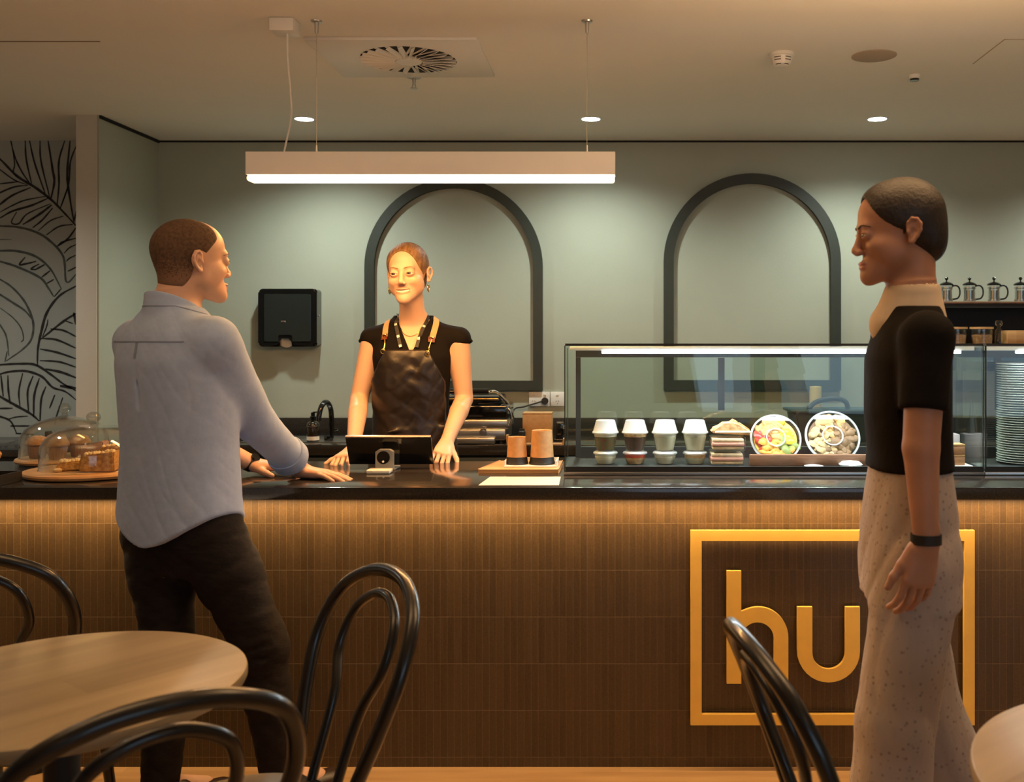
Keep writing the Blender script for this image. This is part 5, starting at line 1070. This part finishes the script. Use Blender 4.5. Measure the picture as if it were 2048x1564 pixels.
# ================= the woman behind the counter
def woman():
    cx,cy=Pn(827,700,4.15)[:2]; th=-86; base=np.array([cx,cy,0.]); tf_=yawframe(base,th)
    hf=yawframe(Pn(816,549,4.08)+np.array([0,.0,.0]),-94,1.03,0,-3)
    # person's right is screen left
    rs=np.array([-1.028,4.165,1.395]); ls=np.array([-.672,4.150,1.395])
    re=np.array([(719-PX)/F*4.12,4.12,1.15]); le=np.array([(928-PX)/F*4.15,4.15,1.145])
    rw=np.array([(706-PX)/F*3.84,3.845,.972]); lw=np.array([(893-PX)/F*3.93,3.925,.985])
    torso=[(.55,0,0,.15,.11),(.80,0,0,.165,.12),(.92,0,0,.165,.115),(1.06,0,.0,.125,.095),(1.20,0,.01,.135,.10),(1.33,0,.01,.150,.100),(1.41,0,-.005,.135,.075),(1.455,0,-.015,.08,.055),(1.50,0,-.01,.05,.048)]
    hc=hf.t; fine=[(hc-.14,hc+.14,.0022),(hf.w((0,.07,-.03))-.058,hf.w((0,.07,-.03))+.058,.0014),(rw+(-.07,-.13,-.07),rw+(.07,.02,.05),.0024),(lw+(-.07,-.13,-.07),lw+(.07,.02,.05),.0024)]
    s=Sdf((-1.25,3.70,.0),(-.45,4.45,1.82),.008,fine)
    s.add(loft(torso),.02,fr=tf_); head(s,hf,True,True)
    s.add(cone(tf_.w((0,-.02,1.43)),hf.w((0,-.022,-.07)),.053,.049),.02); pass
    for a,e_,w_ in ((rs,re,rw),(ls,le,lw)):
        s.add(cone(a,e_,.048,.037),.03); s.add(cone(e_,e_+(w_-e_)*.3,.037,.038),.005); s.add(cone(e_+(w_-e_)*.3,w_,.038,.024),.005)
    for sg_ in (-1,1): s.add(cone((cx+.09*sg_,cy,.85),(cx+.08*sg_,cy,.08),.085,.05),.03); s.add(cone((cx+.08*sg_,cy,.05),(cx+.08*sg_,cy-.13,.035),.035,.03),.02)
    hand(s,rw,(-.035,-.10,-.030),(-.25,-.25,1),-1,curl=(.45,.85,.6),spread=.10,thumb=.75,sc=.90)
    hand(s,lw,(-.005,-.10,-.045),(.25,-.25,1),+1,curl=(.42,.55,.35),spread=.09,thumb=.55,sc=.92)
    def face(c):
        L=((c-hf.t)@hf.R)/hf.sc; o=np.zeros(len(c)); mid=-.070; xx=L[:,0]**2; r=((L[:,2]-mid-8*xx)/.0135)**2+(L[:,0]/.031)**2; inn=((L[:,2]+.0712-9*xx)/.004)**2+(L[:,0]/.022)**2
        o[(np.abs(L[:,0])<.034)&(L[:,1]>.080)&(r<1)&(inn>.9)]=1; return o
    body=s.mesh('person',[M['skin2'],M['lips2']],base,face=face)
    tag(body,'smiling person with pulled back blond hair in a black leather apron behind the counter','person')
    eyeballs(hf,base,body,(.15,0)); brows(hf,base,body,mat('blond_brow',(.30,.15,.055),.8),w=.0018,sdf=s)
    b=B(); pts=[hf.w((x,.0893-.0100*(x/.028)**2,-.0705+8*x*x))-base for x in np.linspace(-.025,.025,16)]; ribbon(b,pts,Vector(hf.R[:,1]),[.0100*hf.sc*(1-.55*abs(q/7.5-1)**2) for q in range(16)],.0015); obj('teeth',b,M['teeth'],body)
    # hair
    h=Sdf(hc-.17,hc+.17,.003); h.add(ell((0,-.014,.040),(.0800,.094,.089)),.01,fr=hf); h.add(ell((0,.028,.048),(.0655,.064,.062)),.03,fr=hf); h.add(ell((0,-.06,-.03),(.055,.045,.045)),.03,fr=hf); h.add(ell((0,-.115,.0),(.032,.03,.032)),.012,fr=hf)
    def hl(x,y,z):
        r=np.sqrt((x/.061)**2+((z+.004)/.089)**2); ov=np.where(y>.004,(1-r)*.06,-.02)
        return np.maximum(ov,np.interp(y,[-.05,-.028,-.004,.012,.04,.07],[-.07,-.03,.016,-.012,.01,.03])-z)
    h.add(func(hl),.008,'i',fr=hf)
    for s_ in (-1,1): h.add(ell((.086*s_,-.013,-.008),(.014,.018,.026)),.006,'s',fr=hf)
    for q in range(14):
        x=-.06+.12*q/13; h.add(cone((x*.55,.05,.098-abs(x)*.3),(x*1.15,-.06,.10-abs(x)*.7),.0015,.0015),.006,'s',fr=hf)
    h.mesh('tied_back_hair',M['hairbl'],base,body)
    for s_ in (-1,1):
        b=B(); c=hf.w((.078*s_,-.004,-.058))-base; ring=[Vector(c+hf.R@np.array([0,.012*math.cos(a),.0135*math.sin(a)])) for a in [2*PI*i/28 for i in range(28)]]; tube(b,ring,.0032,10,closed=True); obj('hoop_earring',b,mat('gold_hoop',(.85,.66,.35),.2,1),body)
    # sleeveless top
    t=Sdf((-1.25,3.85,.85),(-.45,4.45,1.56),.0055)
    t.add(loft([(.86,0,0,.172,.125),(.95,0,0,.166,.12),(1.06,0,.0,.142,.108),(1.20,0,.012,.150,.114),(1.32,0,.012,.165,.112),(1.40,0,-.005,.158,.088),(1.435,0,-.012,.132,.074),(1.465,0,-.012,.100,.066),(1.492,0,-.014,.078,.060)]),.02,fr=tf_)
    for sg_,q in ((-1,rs),(1,ls)):
        o_=q+(sg_*.004,0,.0); t.add(cone(np.array([cx+sg_*.09,4.155,1.425]),o_,.036,.050),.03)
        t.add(cone(q+(sg_*.035,0,-.085),re if sg_<0 else le,.062,.060),.006,'s')
        t.add(cone(o_+(sg_*.022,-.0,-.006),o_+(sg_*.040,-.0,-.010),.034,.018,((0,0,1),2.2)),.012)
    t.add(cone(tf_.w((0,-.018,1.44)),tf_.w((0,-.03,1.60)),.054,.060),.004,'s')
    t.add(func(lambda x,y,z: -np.where(y>0.0,(1.345+np.abs(x)*2.0)-z,1.),(-.07,0,1.3),(.07,.2,1.5)),.004,'i',fr=tf_) if False else None
    t.add(func(lambda x,y,z: np.maximum(np.maximum((1.335+np.abs(x+.004)*2.1)-z,.0-y),0-.0*z-.2),(-.08,0,1.3),(.08,.2,1.52)),.004,'s',fr=tf_)
    top=t.mesh('sleeveless_top',M['blacktop'],base,body)
    # apron
    a=Sdf((-1.15,3.80,.50),(-.50,4.40,1.42),.0055)
    R_=[(.50,0,0,.20,.15),(.80,0,0,.195,.148),(.92,0,0,.186,.142),(1.06,0,.004,.165,.128),(1.20,0,.016,.170,.130),(1.30,0,.016,.178,.126),(1.40,0,.0,.175,.10)]
    a.add(loft(R_),.01,fr=tf_); inr=[(z,x,y,aa-.006,bb-.006) for z,x,y,aa,bb in R_]; inr[0]=(.45,)+inr[0][1:]; inr[-1]=(1.46,)+inr[-1][1:]
    def bib(x,y,z):
        w=np.where(z>1.0,.152-.30*np.clip(z-1.22,0,1)**1.0*1.6,.30); return np.maximum(np.maximum(np.abs(x-.012)-w,z-(1.352+.0*x)),np.where(z<1.02,-.05-y,.012-y))
    a.add(func(bib),.003,'i',fr=tf_)
    rg=np.random.default_rng(5)
    for q in range(18):
        u=rg.uniform(-.12,.12); z=rg.uniform(1.0,1.3); p0=tf_.w((u,.150,z)); p1=tf_.w((u+rg.uniform(-.09,.09),.150,z+rg.uniform(-.05,.05))); a.add(cone(p0,p1,.004,.003),.03,'s')
    for q in range(5):
        z=1.02-.012*q; p0=tf_.w((-.14,.10,z+.02)); p1=tf_.w((.10+.01*q,.142,z-.02*q)); a.add(cone(p0,p1,.004,.004),.02,'u')
    a.warp(.0022,lambda x,y,z:(1-np.abs(np.sin(z*34+x*22+2.4*np.sin(x*14+1))))**2+.8*(1-np.abs(np.sin(z*20-x*31+2*np.sin(z*11))))**2,fr=tf_)
    ap=a.mesh('leather_apron',M['leather'],base,body)
    bva,bvt=a.bvh(),t.bvh(); bvb=s.bvh()
    def onpath(pix,bvs,off=.003,n=6):
        pts=[];nn=[]
        P0=smoothpath([Vector((x,y,0)) for x,y in pix],n)
        for q in P0:
            d=(P(q.x,q.y,1)-Vector((0,0,EYE))).normalized(); best=None
            for bv in bvs:
                r_=bv.ray_cast(Vector((0,0,EYE)),d)
                if r_[0] is not None and (best is None or r_[3]<best[3]): best=r_
            if best is not None: pts.append(best[0]+best[1]*off-Vector(base)); nn.append(best[1])
        return pts,nn
    for pix,clip,s_ in ((((792,628),(779,640),(773,655),(771,675)),((771,675),(771,690),(768,704)),-1),(((869,630),(872,645),(869,660),(863,680)),((863,680),(858,695),(855,708)),1)):
        b=B(); pts,nn=onpath(pix,[bvt,bvb]); ribbon(b,pts,nn,.024,.003); stp=obj('strap',b,M['tan'],body); stp['label']='tan webbing strap'
        b=B(); pts,nn=onpath([(pix[-1][0],pix[-1][1]-4),(pix[-1][0]-1,pix[-1][1]+6)],[bvt,bvb],.0065); ribbon(b,pts,nn,.026,.003); obj('leather_tab',b,M['redl'],stp)
        b=B(); pts,nn=onpath(clip,[bvt,bva,bvb],.007); tube(b,pts,.003,8)
        c=pts[-1]; 
        for cc,r_ in ((c,.0085),(pts[0],.009)): tube(b,[cc+Vector((r_*math.cos(t_),-.004,r_*math.sin(t_))) for t_ in [2*PI*i/20 for i in range(20)]],.0022,8,closed=True)
        obj('brass_clip',b,M['brass'],stp)
    b=B(); b2=B()
    for pix in (((797,624),(793,645),(796,668),(802,696)),((858,620),(851,645),(842,668),(833,696))):
        pts,nn=onpath(pix,[bvt,bvb],.006); ribbon(b,pts,nn,.014,.0015)
        for k_ in (5,11,15):
            if k_+1<len(pts): ribbon(b2,[p+nn[k_]*.002 for p in pts[k_:k_+2]],nn[k_:k_+2],.011,.0012)
    ln=obj('lanyard',b,M['blackmatt'],body); obj('lanyard_print',b2,M['white'],ln)
    b=B(); pts,nn=onpath(((800,655),(808,668),(820,673),(834,668),(845,652)),[bvt,bvb],.0025); tube(b,pts,.0011,6); obj('necklace',b,M['brass'],body)
    # trousers
    j=Sdf((cx-.3,cy-.25,.06),(cx+.3,cy+.25,.9),.010)
    j.add(loft([(.74,0,0,.170,.125),(.88,0,0,.168,.12)]),.02,fr=tf_)
    for sg_ in (-1,1): j.add(cone((cx+.09*sg_,cy,.80),(cx+.08*sg_,cy,.12),.098,.065),.03)
    j.mesh('trousers',M['jeans'],base,body)
    for sg_ in (-1,1):
        q=Sdf((cx+.08*sg_-.08,cy-.25,-.02),(cx+.08*sg_+.08,cy+.12,.2),.007); q.add(cone((cx+.08*sg_,cy+.04,.04),(cx+.08*sg_,cy-.16,.03),.045,.040),.01); q.add(cone((cx+.08*sg_,cy,.04),(cx+.08*sg_,cy,.11),.048,.05),.02); q.add(func(lambda x,y,z:.0015-z),.002,'i'); q.mesh('shoe',M['shoe'],base,body)
woman()

# ================= the person walking past on the right
def walker():
    d0=2.42; th=176; x0=(1818-PX)/F*d0; base=np.array([x0,d0,0.]); tf_=yawframe(base,th)
    hf=yawframe(Pn(1796,466,d0)+np.array([0,0,0]),178,1.0,5)
    ls=tf_.w((-.165,-.005,1.400)); rs=tf_.w((.165,-.0,1.400))
    le=np.array([(1842-PX)/F*2.22,2.22,1.155]); lw=np.array([(1852-PX)/F*2.20,2.20,.945])
    re=tf_.w((.19,-.07,1.14)); rw=tf_.w((.17,-.09,.92))
    torso=[(.80,0,0,.16,.095),(.95,0,0,.15,.09),(1.08,0,0,.125,.08),(1.22,0,.005,.14,.085),(1.35,0,.005,.155,.085),(1.42,0,-.0,.13,.07),(1.47,0,-.01,.07,.06),(1.53,0,.0,.05,.052)]
    hc=hf.t; fine=[(hc-.14,hc+.14,.0026),(lw+(-.07,-.06,-.2),lw+(.09,.07,.03),.0026)]
    s=Sdf((x0-.42,1.98,0.0),(x0+.48,2.82,1.82),.009,fine)
    s.add(loft(torso),.02,fr=tf_); head(s,hf,True,False); s.add(cone(tf_.w((0,-.01,1.45)),hf.w((0,-.03,-.07)),.055,.052),.02)
    for a_,e_,w_ in ((rs,re,rw),(ls,le,lw)): s.add(cone(a_,e_,.046,.040),.03); s.add(cone(e_,w_,.040,.026),.008)
    lh=tf_.w((-.09,0,.86)); rh=tf_.w((.09,0,.86)); lk=tf_.w((-.09,.05,.50)); rk=tf_.w((.09,-.05,.48)); la=tf_.w((-.08,.08,.10)); ra=tf_.w((.08,-.20,.13))
    for a_,k_,n_,dd in ((rh,rk,ra,(-.10,0,-.08)),(lh,lk,la,(-.13,0,-.05))): s.add(cone(a_,k_,.085,.055),.03); s.add(cone(k_,n_,.055,.036),.03); s.add(cone(n_,n_+np.array(dd),.035,.028),.02)
    hand(s,lw,(-.020,-.005,-.10),(.25,-1,.05),-1,curl=(.25,.45,.35),spread=.05,thumb=.4)
    hand(s,rw,(-.02,.0,-.08),(0,1,.2),+1,curl=(.3,.5,.4),spread=.05,thumb=.4)
    def face(c):
        L=((c-hf.t)@hf.R)/hf.sc; o=np.zeros(len(c)); o[(np.abs(L[:,0])<.022)&(L[:,1]>.086)&(((L[:,2]+.072)/.0105)**2+(L[:,0]/.024)**2<1)]=1; return o
    body=s.mesh('person',[M['skin3'],M['lips']],base,face=face)
    tag(body,'dark haired person in black top and pale printed trousers walking past the counter','person')
    eyeballs(hf,base,body); brows(hf,base,body,M['hairk'],sdf=s)
    h=Sdf(hc-.19,hc+.19,.0035); h.add(ell((0,-.018,.042),(.082,.100,.092)),.01,fr=hf); h.add(ell((0,.030,.055),(.066,.058,.060)),.03,fr=hf); h.add(ell((0,-.07,-.02),(.058,.045,.06)),.03,fr=hf); pass
    h.add(func(lambda x,y,z: np.maximum(np.where(y>.004,(1-np.sqrt((x/.066)**2+(z/.090)**2))*.06,-.02),np.interp(y,[-.05,-.028,-.004,.012,.04,.07],[-.09,-.05,-.005,-.02,.01,.03])-z)),.008,'i',fr=hf)
    h.mesh('dark_hair',M['hairk'],base,body)
    t=Sdf((x0-.40,1.98,1.0),(x0+.40,2.80,1.62),.006)
    t.add(loft([(1.085,0,0,.152,.100),(1.13,0,0,.148,.096),(1.22,0,.005,.155,.098),(1.35,0,.005,.168,.096),(1.42,0,-.0,.145,.080),(1.455,0,-.008,.10,.07),(1.475,0,-.008,.075,.064)]),.02,fr=tf_)
    for a_,e_ in ((rs,re),(ls,le)): t.add(ell(tuple(a_),(.057,.057,.057)),.03); t.add(cone(a_,a_+(e_-a_)*.62,.057,.055),.02); t.cutend(a_+(e_-a_)*.66,(e_-a_)/np.linalg.norm(e_-a_),.066)
    t.mesh('black_top',M['blacktop'],base,body)
    c=Sdf((x0-.25,2.2,1.36),(x0+.25,2.65,1.62),.0035); c.add(cone(tf_.w((0,-.01,1.445)),tf_.w((0,-.008,1.500)),.078,.068),.01); c.add(cone(tf_.w((0,.035,1.43)),tf_.w((0,.02,1.46)),.06,.055),.02); c.add(func(lambda x,y,z: z-(1.545-.25*y)),.003,'i',fr=tf_); c.add(cone(tf_.w((0,-.008,1.51)),tf_.w((0,0,1.64)),.060,.062),.003,'s'); c.mesh('collar',M['cream'],base,body)
    j=Sdf((x0-.50,2.05,.08),(x0+.50,2.80,1.20),.008)
    j.add(loft([(.78,0,0,.17,.115),(.92,0,0,.172,.115),(1.04,0,0,.154,.100),(1.115,0,0,.143,.090)]),.02,fr=tf_)
    for a_,k_,n_ in ((rh,rk,ra),(lh,lk,la)): j.add(cone(a_,k_,.098,.092),.03); j.add(cone(k_,n_+(0,0,.03),.092,.098),.02)
    rg=np.random.default_rng(8)
    for q in range(26):
        u=rg.uniform(-.2,.25); z=rg.uniform(.3,1.0); p0=np.array([x0+u,2.42-.135-.02*rg.random(),z]); pass
    j.warp(.004,lambda x,y,z:(1-np.abs(np.sin(y*30+x*14+z*6+2*np.sin(z*8+x*5))))**2+.6*(1-np.abs(np.sin(y*17-z*14+2*np.sin(x*12)))),fr=tf_)
    j.mesh('printed_trousers',M['print'],base,body)
    for n_,dd in ((la,np.array([-1,0,0])),(ra,np.array([-.85,0,-.5]))):
        q=Sdf(n_-.25,n_+.25,.008); q.add(cone(n_+(0,0,-.03)-dd*.03,n_+dd*.15+(0,0,-.055),.045,.036),.02); q.add(cone(n_,n_+(0,0,-.04),.045,.045),.02); q.add(func(lambda x,y,z:.0015-z),.002,'i'); q.mesh('shoe',M['shoe'],base,body)
    b=B(); wfr=Fr(lw+(0,0,.012)); ring=[Vector(wfr.w((.030*math.cos(a),.026*math.sin(a),0))-base) for a in [2*PI*i/32 for i in range(32)]]
    ribbon(b,ring+[ring[0]],[(p-Vector(wfr.t-base)) for p in ring+[ring[0]]],.022,.004); obj('watch_strap',b,M['blackmatt'],body)
walker()
